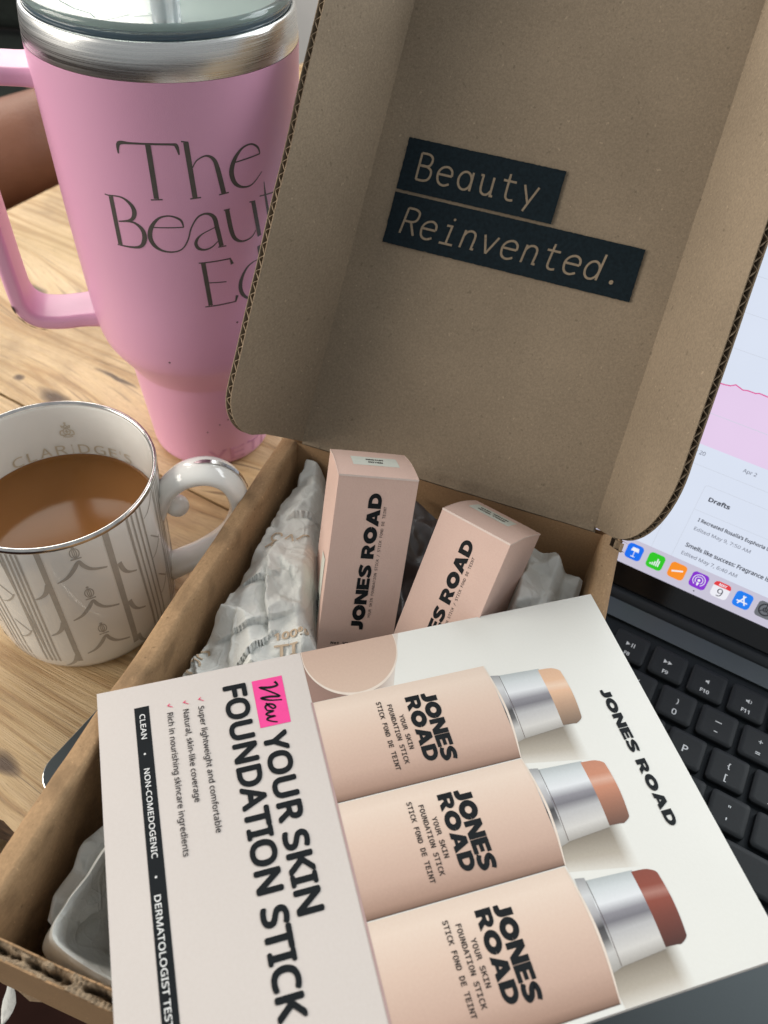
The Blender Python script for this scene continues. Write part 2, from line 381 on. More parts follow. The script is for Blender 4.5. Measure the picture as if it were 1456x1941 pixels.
# heavy extended capitals, cap height 1
def arc(cx, cy, rx, ry, a0, a1, n=12): return [(cx + rx * math.cos(math.radians(a0 + (a1 - a0) * i / n)), cy + ry * math.sin(math.radians(a0 + (a1 - a0) * i / n))) for i in range(n + 1)]
def heavy():
    T = 0.30; G = {}
    G['J'] = (0.60, [ribbon([(0.43, 1.0), (0.43, 0.42)] + arc(0.22, 0.36, 0.21, 0.20, 0, -90, 8) + [(0.02, 0.15)], [0.34, 0.34] + [0.33] * 9 + [0.28])])
    G['O'] = (1.06, [ring2(0.53, 0.5, 0.365, 0.365, 0.33, 32)])
    G['N'] = (0.96, [poly2([(0, 0), (0.29, 0), (0.29, 1), (0, 1)]), poly2([(0.67, 0), (0.96, 0), (0.96, 1), (0.67, 1)]), poly2([(0.0, 1), (0.62, 0), (0.96, 0), (0.34, 1)])])
    G['E'] = (0.74, [poly2([(0, 0), (0.31, 0), (0.31, 1), (0, 1)])] + [poly2([(0.1, a), (w, a), (w, b), (0.1, b)]) for a, b, w in ((0, .25, .74), (.385, .615, .68), (.75, 1, .74))])
    G['S'] = (0.84, [ribbon([(0.80, 0.80), (0.62, 0.865), (0.36, 0.875), (0.17, 0.74), (0.30, 0.575), (0.56, 0.46), (0.68, 0.27), (0.48, 0.13), (0.22, 0.135), (0.03, 0.22)], [.25, .26, .26, .28, .29, .29, .28, .26, .26, .25], 4)])
    G['R'] = (0.92, [poly2([(0, 0), (0.31, 0), (0.31, 1), (0, 1)]), ribbon([(0.15, 0.87), (0.48, 0.87)] + arc(0.48, 0.66, 0.23, 0.21, 90, -90, 10) + [(0.15, 0.45)], .26), poly2([(0.34, 0.45), (0.62, 0.45), (0.93, 0), (0.57, 0)])])
    G['A'] = (1.06, [poly2([(0, 0), (0.33, 0), (0.60, 0.78), (0.53, 1), (0.36, 1)]), poly2([(0.73, 0), (1.06, 0), (0.70, 1), (0.53, 1), (0.46, 0.78)]), poly2([(0.2, 0.16), (0.86, 0.16), (0.80, 0.37), (0.26, 0.37)])])
    G['D'] = (0.94, [poly2([(0, 0), (0.31, 0), (0.31, 1), (0, 1)]), ribbon([(0.15, 0.87), (0.42, 0.87)] + arc(0.42, 0.5, 0.37, 0.37, 90, -90, 14) + [(0.15, 0.13)], .28)])
    return G
HV = heavy()
def heavytext(mb, s, fn, x0, x1, y0, h, z=0.0, gap=0.035, space=0.36):
    L = []; x = 0
    for ch in s:
        if ch == ' ': x += space; continue
        w, st = HV[ch]; L.append((x, st)); x += w + gap
    x -= gap; k = (x1 - x0) / x
    for px, st in L: hersh(mb, st, fn, x0 + px * k, y0, k, h, z)
# thin monoline letters of a typewriter hand, cap height 1, 0.62 wide
def mono():
    w = 0.085; G = {}
    def rb(p, sm=5): return ribbon(p, w, sm)
    st = lambda *p: ribbon(p, w)
    bowl = lambda cx=.31, cy=.34, rx=.29, ry=.34: ring2(cx, cy, rx, ry, w, 30)
    G['B'] = [st((.06, 0), (.06, 1)), rb([(.06, 1), (.34, 1), (.50, .92), (.54, .77), (.48, .60), (.32, .54), (.06, .54)]), rb([(.06, .54), (.36, .54), (.56, .44), (.60, .27), (.54, .09), (.36, 0), (.06, 0)])]
    G['R'] = [st((.06, 0), (.06, 1)), rb([(.06, 1), (.36, 1), (.54, .91), (.58, .75), (.52, .57), (.34, .50), (.06, .50)]), st((.34, .50), (.62, 0))]
    G['e'] = [st((.03, .38), (.59, .38)), rb([(.59, .38), (.56, .56), (.44, .67), (.30, .69), (.14, .62), (.04, .47), (.03, .30), (.09, .11), (.22, .01), (.38, 0), (.55, .08)])]
    G['a'] = [bowl(.28, .345, .26, .335), st((.55, .70), (.55, 0))]
    G['u'] = [rb([(.10, .69), (.10, .28), (.15, .08), (.29, 0), (.43, .05), (.53, .20)]), st((.53, .69), (.53, .0), (.63, .0)), st((0, .69), (.13, .69))]
    G['t'] = [rb([(.26, .95), (.26, .24), (.31, .05), (.43, 0), (.58, .03)]), st((.05, .69), (.56, .69))]
    G['y'] = [st((.04, .69), (.32, .03)), st((.60, .69), (.32, .03), (.20, -.27))]
    G['i'] = [st((.12, .69), (.33, .69), (.33, 0)), st((.06, 0), (.60, 0)), ring2(.33, .96, .025, .025, .055, 12)]
    G['n'] = [st((.08, .69), (.08, 0)), rb([(.08, .48), (.18, .64), (.34, .69), (.48, .62), (.53, .46), (.53, .2), (.53, .0)]), st((.53, .035), (.63, .035))]
    G['v'] = [st((.04, .69), (.31, 0)), st((.31, 0), (.60, .69))]
    G['d'] = [bowl(.28, .335, .26, .335), st((.55, 1.0), (.55, 0))]
    G['.'] = [ring2(.30, .06, .04, .04, .085, 14)]
    return G
MN = mono()

# ================================================================== SETTING
mb = MB(); mb.add([(-6000, -5000, -750), (6000, -5000, -750), (6000, 5000, -750), (-6000, 5000, -750)], [(0, 1, 2, 3)])
o = mb.build('floor', M['floor']); o['kind'] = 'structure'
mb = MB(); boxm(mb, -1250, 3000, 1330, 1430, -750, 1900); o = mb.build('wall', M['wall']); tag(o, 'plain white wall far behind the tumbler and the box lid', 'wall')
mb = MB()
# dark chair with a white metal frame beyond the table's left end
chair = empty('chair', at(-1330, 760, -750, 0.5), 'dark green upholstered chair with thin white frame far behind the tumbler', 'chair')
mb = MB(); boxm(mb, -330, 330, -300, 300, 380, 460); mb.build('seat', M['upholstery'], chair, bevel=25)
mb = MB(); boxm(mb, -330, 330, 230, 300, 470, 960); mb.build('backrest', M['upholstery'], chair, bevel=25)
def tube(mb, pts, rad, n=12, sm=6, cap=True):
    P = smoothp(pts, sm) if sm else [Vector(p) for p in pts]
    R = rad if callable(rad) else (lambda t: rad)
    up = Vector((0, 0, 1)); rings = []
    for i, p in enumerate(P):
        t = (P[min(i + 1, len(P) - 1)] - P[max(i - 1, 0)]).normalized()
        s_ = t.cross(up); s_ = s_.normalized() if s_.length > 1e-3 else Vector((1, 0, 0)); q = s_.cross(t); up = q
        rr = R(i / (len(P) - 1))
        rings.append([p + s_ * (rr * math.cos(2 * math.pi * k / n)) + q * (rr * math.sin(2 * math.pi * k / n)) for k in range(n)])
    v = [x for g_ in rings for x in g_]; fs = []
    for i in range(len(P) - 1):
        for k in range(n): fs.append((i * n + k, (i + 1) * n + k, (i + 1) * n + (k + 1) % n, i * n + (k + 1) % n))
    b = mb.add(v, fs, True)
    if cap: mb.add(rings[0], [tuple(range(n))]); mb.add(rings[-1], [tuple(range(n))[::-1]])
    return mb
for sx in (-1, 1):
    for sy in (-1, 1):
        mb = MB(); tube(mb, [(sx * 345, sy * 280, 0), (sx * 345, sy * 280, 640 if sy < 0 else 900)], 12, sm=0); mb.build('leg', M['white_metal'], chair)
    mb = MB(); tube(mb, [(sx * 345, -280, 640), (sx * 345, 280, 640)], 14, sm=0); mb.build('armrest', M['white_metal'], chair)

# ------------------------------------------------------------------ table of planks
table = empty('table', at(0, 0, -750), 'rustic oiled pine plank table under the mug, tumbler and laptop', 'table')
ys = [-225, -33, 232, 390, 545, 700]
for i in range(5):
    y0, y1 = ys[i], ys[i + 1]
    mb = MB(); nx, ny = 170, 22; rnd = random.Random(i)
    def top(s, t, y0=y0, y1=y1, i=i):
        x = -407 + s * 1507; y = y0 + 0.9 + t * (y1 - y0 - 1.8)
        e = min(t, 1 - t) * (y1 - y0); z = 750
        if e < 3: z -= (3 - e) ** 2 * 0.22
        if i == 0 and t < 0.08:
            y += (noise.noise(Vector((x * .05, 3, 0))) * 5 + noise.noise(Vector((x * .21, 7, 0))) * 2.5) * (1 - t / 0.08)
            z -= abs(noise.noise(Vector((x * .08, 1, t * 9)))) * 6 * (1 - t / 0.08)
        if x < -400: z -= (x + 400) ** 2 * 0.03
        z += noise.noise(Vector((x * .01, y * .05, i))) * 0.25
        return (x, y, z)
    grid(mb, top, nx, ny, True, False)
    n = nx + 1; front = [mb.v[k] for k in range(n)]; back = [mb.v[ny * n + k] for k in range(n)]
    low = lambda L, dy: [(p[0], p[1] + dy, 708) for p in L]
    mb.add(front + low(front, 2 if i == 0 else 0), [(k + 1, k, n + k, n + k + 1) for k in range(n - 1)], False)
    mb.add(back + low(back, 0), [(k, k + 1, n + k + 1, n + k) for k in range(n - 1)], False)
    for sgn, k0 in ((1, 0), (-1, nx)):
        side = [mb.v[j * n + k0] for j in range(ny + 1)]; m_ = len(side)
        mb.add(side + [(p[0], p[1], 708) for p in side], [((j, j + 1, m_ + j + 1, m_ + j) if sgn > 0 else (j + 1, j, m_ + j, m_ + j + 1)) for j in range(ny)], False)
    o = mb.build('plank', [M['wood'], M['bark']], table)
    if i == 0:
        for p in o.data.polygons:
            if p.index >= nx * ny and p.index < nx * ny + nx: p.material_index = 1
mb = MB(); boxm(mb, -380, 1080, -200, 680, 640, 706); mb.build('apron', M['wood'], table)
for x in (-350, 1040):
    for y in (-170, 640): mb = MB(); boxm(mb, x - 35, x + 35, y - 35, y + 35, 0, 640); mb.build('leg', M['wood'], table, bevel=4)

# ------------------------------------------------------------------ bare arm beyond the table's left end
mb = MB()
tube(mb, [(-700, 40, -120), (-600, 120, -62), (-514, 212, -19), (-490, 255, -6), (-470, 300, 2), (-462, 345, -8), (-472, 385, -55), (-500, 400, -120), (-540, 400, -190)],
     lambda t: 46 - 10 * t + 3 * math.sin(t * 9), 28, 8)
o = mb.build('person', M['skin']); tag(o, 'bare tanned arm of a person beyond the table edge behind the tumbler handle', 'person')

# ================================================================== LAPTOP
LZ = 16.0
lap = empty('laptop', at(136.4, -96, 0), 'dark grey laptop under the cardboard box with its bright screen open', 'laptop')
def loc(x, y, z): return (x - 136.4, y + 96, z)
def rrect(x0, x1, y0, y1, r_, n=8):
    out = []
    for cx, cy, a in ((x1 - r_, y1 - r_, 0), (x0 + r_, y1 - r_, 90), (x0 + r_, y0 + r_, 180), (x1 - r_, y0 + r_, 270)):
        out += [(cx + r_ * math.cos(math.radians(a + 90 * i / n)), cy + r_ * math.sin(math.radians(a + 90 * i / n))) for i in range(n + 1)]
    return out
BX0, BX1, BY0, BY1 = -19.9, 292.7, -207, 14.5
def slab(mb, layers, capb=True, capt=True):
    n = len(layers[0][0]); v = [loc(p[0], p[1], z) for L, z in layers for p in L]; fs = []
    for j in range(len(layers) - 1):
        for i in range(n): fs.append((j * n + i, j * n + (i + 1) % n, (j + 1) * n + (i + 1) % n, (j + 1) * n + i))
    mb.add(v, fs, False)
    if capb: mb.add([loc(p[0], p[1], layers[0][1]) for p in layers[0][0]], [tuple(range(n))[::-1]])
    if capt: mb.add([loc(p[0], p[1], layers[-1][1]) for p in layers[-1][0]], [tuple(range(n))])
ins = lambda d_, r_=11: rrect(BX0 + d_, BX1 - d_, BY0 + d_, BY1 - d_, r_ - d_ * .5)
mb = MB(); slab(mb, [(ins(7), 1.5), (ins(2), 3.5), (ins(0), 6), (ins(0), 14.6)]); mb.build('base', M['alu'], lap)
mb = MB(); slab(mb, [(ins(0), 14.6), (ins(0), 15.75), (ins(0.35), 16.0)], False, False); mb.build('chamfer', M['alu_edge'], lap)
WX0, WX1, WY0, WY1 = -3.2, 276.2, -116.5, 3.0
def frame(mb, outer, inner, z):
    n = len(outer); mb.add([loc(*p, z) for p in outer] + [loc(*p, z) for p in inner], [(i, (i + 1) % n, n + (i + 1) % n, n + i) for i in range(n)])
mb = MB(); frame(mb, ins(0.35), rrect(WX0, WX1, WY0, WY1, 3), 16.0)
wl = rrect(WX0, WX1, WY0, WY1, 3); n = len(wl)
mb.add([loc(*p, 16.0) for p in wl] + [loc(*p, 14.7) for p in wl], [((i + 1) % n, i, n + i, n + (i + 1) % n) for i in range(n)])
mb.build('deck', M['alu'], lap)
mb = MB(); mb.add([loc(*p, 14.75) for p in wl], [tuple(range(n))]); mb.build('key_well', M['well'], lap)
tp = rrect(68, 205, -203, -121, 4); tp2 = rrect(68.5, 204.5, -202.5, -121.5, 3.6); n = len(tp)
mb = MB(); mb.add([loc(*p, 16.03) for p in tp], [tuple(range(n))]); mb.build('trackpad_gap', M['well'], lap)
mb = MB(); mb.add([loc(*p, 16.06) for p in tp2], [tuple(range(n))]); mb.build('trackpad', M['alu'], lap)
KM = {}
def keymesh(w, h):
    if (w, h) in KM: return KM[(w, h)]
    m_ = MB(); L = [(rrect(0, w, 0, h, 1.9, 5), -2.3), (rrect(0, w, 0, h, 1.9, 5), -0.25), (rrect(.28, w - .28, .28, h - .28, 1.7, 5), -0.02), (rrect(2.5, w - 2.5, 2.5, h - 2.5, 1.2, 5), -0.10)]
    n = len(L[0][0]); v = [(p[0], p[1], z) for l_, z in L for p in l_]; fs = []
    for j in range(3):
        for i in range(n): fs.append((j * n + i, j * n + (i + 1) % n, (j + 1) * n + (i + 1) % n, (j + 1) * n + i))
    m_.add(v, fs, True); m_.add([(p[0], p[1], L[3][1]) for p in L[3][0]], [tuple(range(n))], True)
    me = bpy.data.meshes.new('key'); me.from_pydata([(x * MM, y * MM, z * MM) for x, y, z in m_.v], [], m_.f); me.polygons.foreach_set('use_smooth', m_.smooth); me.materials.append(M['key']); me.update()
    KM[(w, h)] = me; return me
def tri(x, y, s): return poly2([(x, y - s * .8), (x + s * 1.25, y), (x, y + s * .8)])
def spk(x, y): return [poly2([(x - 1.1, y - .5), (x - .4, y - .5), (x + .5, y - 1.2), (x + .5, y + 1.2), (x - .4, y + .5), (x - 1.1, y + .5)])]
rows = [(0, [(8.5, 1, 'F8', 'play'), (9.5, 1, 'F9', 'ff'), (10.5, 1, 'F10', 's0'), (11.5, 1, 'F11', 's1'), (12.5, 1, 'F12', 's2'), (13.5, 1, '', '')]),
        (1, [(9, 1, '9', '('), (10, 1, '0', ')'), (11, 1, '-', '_'), (12, 1, '=', '+'), (13, 1.5, 'delete', '')]),
        (2, [(9.5, 1, 'O', ''), (10.5, 1, 'P', ''), (11.5, 1, '[', '{'), (12.5, 1, ']', '}'), (13.5, 1, '\\', '|')]),
        (3, [(9.75, 1, 'L', ''), (10.75, 1, ';', ':'), (11.75, 1, "'", '"'), (12.75, 1.75, 'return', '')]),
        (4, [(10.25, 1, '.', '>'), (11.25, 1, '/', '?'), (12.25, 2.25, 'shift', '')]),
        (5, [(11.5, 1, '', ''), (12.5, 1, '', ''), (13.5, 1, '', '')])]
for r_, ks in rows:
    for (u, w, a, b) in ks:
        k = link('key', keymesh(round(w * 19 - 2.4, 2), 16.6), lap); k.location = [q * MM for q in loc(u * 19, -(r_ + 1) * 19, 17.0)]
        if not a: continue
        mb = MB(); fn = lambda x, y, z: (x, y, z - 0.02 + 0.0)
        W_ = w * 19 - 2.4
        def tx(s, cx, y0, h, bold=0.03):
            v, fs, asp = normtext(s, SANS); text(mb, s, fn, cx - asp * h / 2, cx + asp * h / 2, y0, h, SANS, bold)
        if r_ == 0:
            tx(a, 8.0, 2.9, 1.9, 0.06)
            if b == 'play': st = [tri(6.0, 9.6, 1.5), ribbon([(8.9, 8.4), (8.9, 10.8)], .45), ribbon([(10.0, 8.4), (10.0, 10.8)], .45)]
            elif b == 'ff': st = [tri(5.8, 9.6, 1.5), tri(7.9, 9.6, 1.5)]
            else:
                st = spk(8.2, 9.6)
                for q in range(int(b[1])): st.append(ring2(8.3, 9.6, 1.3 + .8 * q, 1.3 + .8 * q, .35, 8, -40, 40))
            hersh(mb, st, fn, 0, 0, 1, 1)
        elif w > 1: v, fs, asp = normtext(a, SANS); text(mb, a, fn, 2.2 if a != 'return' else W_ - 2.2 - asp * 2, (2.2 + asp * 2) if a != 'return' else W_ - 2.2, 2.5, 2.0, SANS, 0.03)
        elif b:
            if a == '-': hersh(mb, [ribbon([(6.9, 10.2), (9.9, 10.2)], .5), ribbon([(7.6, 4.9), (9.2, 4.9)], .5)], fn, 0, 0, 1, 1)
            else: tx(a, 8.3, 3.1, 3.0); tx(b, 8.3, 9.4, 2.6)
        else: tx(a, 8.3, 6.6, 3.4, 0.035)
        mb.build('legend', M['legend'], k)
# screen half, leaning back about 119 degrees from the deck
SA = 1.07
sdir = Vector((0, math.cos(SA), math.sin(SA))); snrm = Vector((0, -math.sin(SA), math.cos(SA)))
def scr(x, w, h=0.0):
    p = Vector((x, 25, 17)) + sdir * w + snrm * h; return loc(p.x, p.y, p.z)
mb = MB(); tube(mb, [loc(5, 20.5, 10.5), loc(268, 20.5, 10.5)], 5.2, 16, 0); mb.build('hinge', M['hinge'], lap)
mb = MB(); R0 = rrect(BX0, BX1, -6, 212, 9); n = len(R0)
v = [scr(p[0], p[1], h) for h in (-5, -0.3) for p in R0]
mb.add(v, [(i, (i + 1) % n, n + (i + 1) % n, n + i) for i in range(n)] + [tuple(range(n))[::-1], tuple(range(n, 2 * n))]); screen = mb.build('screen_lid', M['alu'], lap)
mb = MB(); R1 = rrect(BX0 + 1.2, BX1 - 1.2, -4.5, 210.8, 8); mb.add([scr(p[0], p[1], -0.1) for p in R1], [tuple(range(n))]); mb.build('bezel', M['bezel'], screen)
E_W = emit('screen_white', lin((218, 226, 242)), 1.0); E_P = emit('screen_pink', lin((229, 205, 235)), 1.0); E_M = emit('screen_magenta', lin((222, 100, 160)), 1.0)
E_D = emit('screen_dock', lin((200, 196, 214)), 1.0); E_T = emit('screen_text', lin((52, 54, 66)), 1.0); E_G = emit('screen_grey_text', lin((128, 132, 146)), 1.0); E_L = emit('screen_rule', lin((203, 209, 222)), 1.0)
def sq(mb, x0, x1, w0, w1, h): mb.add([scr(x0, w0, h), scr(x1, w0, h), scr(x1, w1, h), scr(x0, w1, h)], [(0, 1, 2, 3)])
mb = MB(); sq(mb, -14.6, 287.4, 9.7, 205.5, 0); mb.build('display', E_W, screen)
mb = MB(); sq(mb, -14.6, 287.4, 9.7, 23.7, .05); mb.build('dock_bar', E_D, screen)
ptop = [(100, 109), (130, 108.6), (150, 109.2), (157.6, 109.5), (159.8, 109.9), (161.7, 111.1), (165.5, 110.0), (167.5, 110.5), (171.1, 110.5), (172.6, 111.1), (176.6, 110.9), (184, 111.6), (192, 110.8), (203, 112.2), (216, 111.5), (230, 113), (250, 112), (270, 113)]
mb = MB(); mb.add([scr(x, 80.2, .05) for x, w in ptop] + [scr(x, w, .05) for x, w in ptop], [(i, i + 1, len(ptop) + i + 1, len(ptop) + i) for i in range(len(ptop) - 1)]); mb.build('chart_area', E_P, screen)
mb = MB(); v, fs = ribbon(ptop, .55); mb.add([scr(p[0], p[1], .08) for p in v], fs); mb.build('chart_line', E_M, screen)
mb = MB()
for y in (70.4, 95, 126, 142, 158, 174): sq(mb, 20, 280, y, y + .22, .06 if y < 120 else .05)
for p, q in (((169.2, 24), (169.2, 62)), ((158.8, 24), (158.8, 40)), ((170.2, 62.9), (270, 62.9)), ((169.2, 49.9), (270, 49.9))):
    v, fs = ribbon([p, q], .22); mb.add([scr(a[0], a[1], .06) for a in v], fs)
v, fs = ribbon([(169.2, 61.5), (169.5, 62.5), (170.5, 62.9)], .22); mb.add([scr(a[0], a[1], .062) for a in v], fs)
mb.build('rules', E_L, screen)
def stext(s, x, w, h, mat, bold, width=None):
    m_ = MB(); v, fs, asp = normtext(s, SANS); text(m_, s, lambda a, b, z: scr(a, b, .1 + z * .3), x, x + (width or asp * h), w, h, SANS, bold); m_.build('screen_text', mat, screen)
stext('Drafts', 173.4, 56.1, 1.9, E_T, .07, 10.1)
stext('I Recreated Rosalía’s Euphoria Look', 173.2, 45.0, 1.65, E_T, .045)
stext('Edited May 9, 7:50 AM', 173.2, 40.3, 1.65, E_G, .02, 27.5)
stext('Smells like success: Fragrance is having', 173.1, 31.1, 1.95, E_T, .045)
stext('Edited May 7, 6:40 AM', 172.9, 26.6, 1.75, E_G, .02, 27.5)
stext('Mar 20', 154.6, 75.4, 1.9, E_G, .02); stext('Apr 2', 181.3, 75.2, 1.7, E_G, .02, 6.3); stext('Apr 15', 205, 75.2, 1.7, E_G, .02)
# the dock's app icons
def icon(x, base, strokes):
    m_ = MB(); R_ = rrect(x - 4.1, x + 4.1, 17.5 - 4.1, 17.5 + 4.1, 1.9, 6); m_.add([scr(p[0], p[1], .10) for p in R_], [tuple(range(len(R_)))]); o = m_.build('app_icon', emit('icon_colour', lin(base)), screen)
    for col, sts in strokes:
        m_ = MB()
        for k, (v, fs) in enumerate(sts): m_.add([scr(x + p[0], 17.5 + p[1], .14 + .004 * k) for p in v], fs)
        m_.build('icon_mark', emit('icon_mark_colour', lin(col)), o)
Wt = (238, 240, 248)
ringf = lambda r_, w, a0=0, a1=360: ring2(0, .2, r_, r_, w, 20, a0, a1)
icon(152.5, (20, 112, 240), [(Wt, [poly2([(-1.9, .4), (2.2, .4), (1.7, 2.4), (-1.4, 2.4)]), ribbon([(.1, .4), (.1, -2.4)], .35), ribbon([(-1, -2.5), (1.2, -2.5)], .4)])])
icon(163.7, (48, 200, 40), [(Wt, [ribbon([(-2 + .95 * i, -2.2), (-2 + .95 * i, -1.4 + h)], .6) for i, h in enumerate((0, .6, 1.5, 3.2, 2.4))])])
icon(174.9, (250, 145, 40), [(Wt, [ribbon([(-2.5, -.9), (2.6, 1.0)], .8)])])
icon(186.0, (135, 50, 205), [(Wt, [ringf(2.9, .35, -60, 240), ringf(1.8, .35, -50, 230), ring2(0, .2, .35, .35, .7, 12), ribbon([(0, -.9), (0, -2.6)], [1.3, .7])])])
icon(196.9, (236, 236, 244), [((226, 60, 66), [poly2([(-4.1, 1.6), (4.1, 1.6), (4.1, 2.6), (3.5, 3.7), (2.4, 4.1), (-2.4, 4.1), (-3.5, 3.7), (-4.1, 2.6)])])])
m_ = MB(); text(m_, '9', lambda a, b, z: scr(a, b, .16 + z * .3), 195.6, 198.3, 14.2, 4.1, SANS, 0); m_.build('screen_text', E_T, screen)
m_ = MB(); text(m_, 'MAY', lambda a, b, z: scr(a, b, .18 + z * .3), 195.2, 198.8, 19.6, 1.3, SANS, .04); m_.build('screen_text', emit('icon_white', lin(Wt)), screen)
icon(207.8, (20, 125, 240), [(Wt, [ribbon([(-1.7, -2.3), (.7, 2.4)], .65), ribbon([(1.7, -2.3), (-.5, 2.4)], .65), ribbon([(-2.6, -.9), (2.6, -.9)], .65)])])
icon(218.7, (105, 108, 114), [((45, 47, 52), [ringf(2.9, .7), ring2(0, .2, 1.0, 1.0, .5, 14), ribbon([(0, .2), (0, 2.8)], .5), ribbon([(0, .2), (-2.3, -1.2)], .5), ribbon([(0, .2), (2.3, -1.2)], .5)])])
m_ = MB(); v, fs = ring2(186, 11.7, .18, .18, .36, 10); m_.add([scr(p[0], p[1], .1) for p in v], fs); m_.build('running_dot', E_T, screen)
# ================================================================== PINK TUMBLER
tum = empty('tumbler', at(-103.8, 14.5, 0), 'large pink straw tumbler with handle, steel rim and grey lettering', 'tumbler')
TP = [(0, 30.0), (0.6, 32.4), (2.5, 33.7), (5, 34.4), (12, 35.0), (30, 36.6), (50, 38.4), (58, 39.0), (60.5, 39.3), (62, 39.9), (64, 41.0), (68, 43.2), (73.5, 46.5), (78, 49.0), (81, 50.3), (84, 51.1), (88, 51.8), (98, 52.7), (116, 53.6), (150, 54.7), (190, 55.4), (221, 55.8)]
def trf(z):
    for (a, ra), (b, rb) in zip(TP, TP[1:]):
        if a <= z <= b: return ra + (rb - ra) * (z - a) / (b - a)
    return TP[-1][1]
P = smoothp([(r_, z) for z, r_ in TP], 4)
mb = MB(); lathe(mb, [(p.x, p.y) for p in P], 128); disc(mb, 30.0, 0.05, 64, False); body = mb.build('body', M['pink'], tum)
mb = MB(); lathe(mb, [(55.55, 220.6), (55.75, 221.4), (55.2, 228), (54.7, 232.6), (54.3, 233.8), (53.6, 234.3), (52.6, 234.0), (52.0, 232), (51.5, 222), (50, 120), (34, 60), (0.5, 58)], 128); mb.build('steel_rim', M['steel'], tum)
# clear lid: gasket wall, raised rim and frosted top with moulded lines
mb = MB(); lathe(mb, [(51.9, 229), (52.2, 233.6), (52.9, 234.6), (53.0, 236.0), (52.2, 237.2)], 128); lidt = mb.build('lid', M['lid_dark'], tum)
mb = MB(); lathe(mb, [(52.9, 236.2), (53.3, 237.4), (52.8, 239.0), (51.2, 239.6), (49.8, 239.0), (49.3, 237.8)], 128); mb.build('lid_rim', M['clear_lid'], lidt)
mb = MB(); disc(mb, 49.6, 238.0, 96); lathe(mb, [(49.6, 236.0), (49.6, 238.0)], 96); mb.build('lid_top', M['lid_top'], lidt)
mb = MB()
for k, pts in enumerate([[(-12, -40), (-3.3, -42.3), (4.7, -42.3), (12.1, -46.0), (14.2, -41.6), (16, -34)], [(18.4, -34.6), (24.7, -26.3), (22, -12)], [(-30, -30), (-16, -38), (-12, -40)]]):
    v, fs = ribbon(pts, 0.9); mb.add([(a, b, 238.35 + .02 * k) for a, b in v], fs)
mb.build('moulded_line', M['clear_lid'], lidt)
# handle
HA = 3.87
hd = Vector((math.cos(HA), math.sin(HA), 0)); ht = Vector((-math.sin(HA), math.cos(HA), 0))
hp = smoothp([(44, 91), (58, 90.2), (70, 89.6), (80, 91.5), (85.5, 98), (87, 110), (87.8, 150), (88.4, 186), (87.5, 198), (82, 205), (72, 207.5), (60, 207.2), (50, 207)], 6)
mb = MB(); prof = rrect(-12, 12, -3.7, 3.7, 2.6, 5); rings = []
for i, p in enumerate(hp):
    t = (hp[min(i + 1, len(hp) - 1)] - hp[max(i - 1, 0)]).normalized(); nn = Vector((t.y, -t.x))
    e = 1.0 + 0.30 * max(0, 1 - min(i, len(hp) - 1 - i) / 7) ** 2
    rings.append([tuple(hd * (p.x + nn.x * q[1] * e) + ht * (q[0] * e) + Vector((0, 0, p.y + nn.y * q[1] * e))) for q in prof])
n = len(prof); mb.add([x for r_ in rings for x in r_], [(i * n + k, i * n + (k + 1) % n, (i + 1) * n + (k + 1) % n, (i + 1) * n + k) for i in range(len(rings) - 1) for k in range(n)], True)
hnd = mb.build('handle', M['pink'], tum)
# paint chips on the handle's outer corner and on the foot
mb = MB()
def chip(mb, c_, a, b, rx, ry, seed):
    rr = random.Random(seed); c_, a, b = Vector(c_), Vector(a), Vector(b)
    mb.add([tuple(c_ + a * (rx * rr.uniform(.7, 1.2) * math.cos(t * math.pi / 5)) + b * (ry * rr.uniform(.6, 1.2) * math.sin(t * math.pi / 5))) for t in range(10)], [tuple(range(10))])
i0 = 24
for k, (ii, rx, ry, q_) in enumerate(((26, .9, 2.8, 2.6), (22, .8, 3.2, 2.9), (19, .75, 2.6, 3.0), (16, .6, 2.0, 3.0))):
    pp_ = hp[ii]; t = (hp[ii + 1] - hp[ii - 1]).normalized(); nn = Vector((t.y, -t.x))
    b3 = hd * t.x + Vector((0, 0, t.y)); n3 = hd * nn.x + Vector((0, 0, nn.y))
    chip(mb, hd * pp_.x + Vector((0, 0, pp_.y)) + n3 * (q_ + .35) + ht * 11.75, (n3 * .75 - ht * .65).normalized(), b3, rx, ry, k)
mb.build('paint_chip', M['kraft_dark'], hnd)
def tw(off):
    return lambda x, z, h=0.0: ((trf(z) + off + h) * math.cos(x / 54.0), (trf(z) + off + h) * math.sin(x / 54.0), z)
fn = tw(.12)
for k, (az, z) in enumerate(((-41.07, 35.1), (-33.6, 37.8), (-66.1, 89.5), (-28.0, 110.9), (-52, 30.2))):
    x = math.radians(az) * 54; mb = MB(); mb.add([fn(x + .55 * math.cos(q * math.pi / 4), z + .5 * math.sin(q * math.pi / 4)) for q in range(8)], [tuple(range(8))]); mb.build('paint_fleck', M['kraft_dark'], tum)
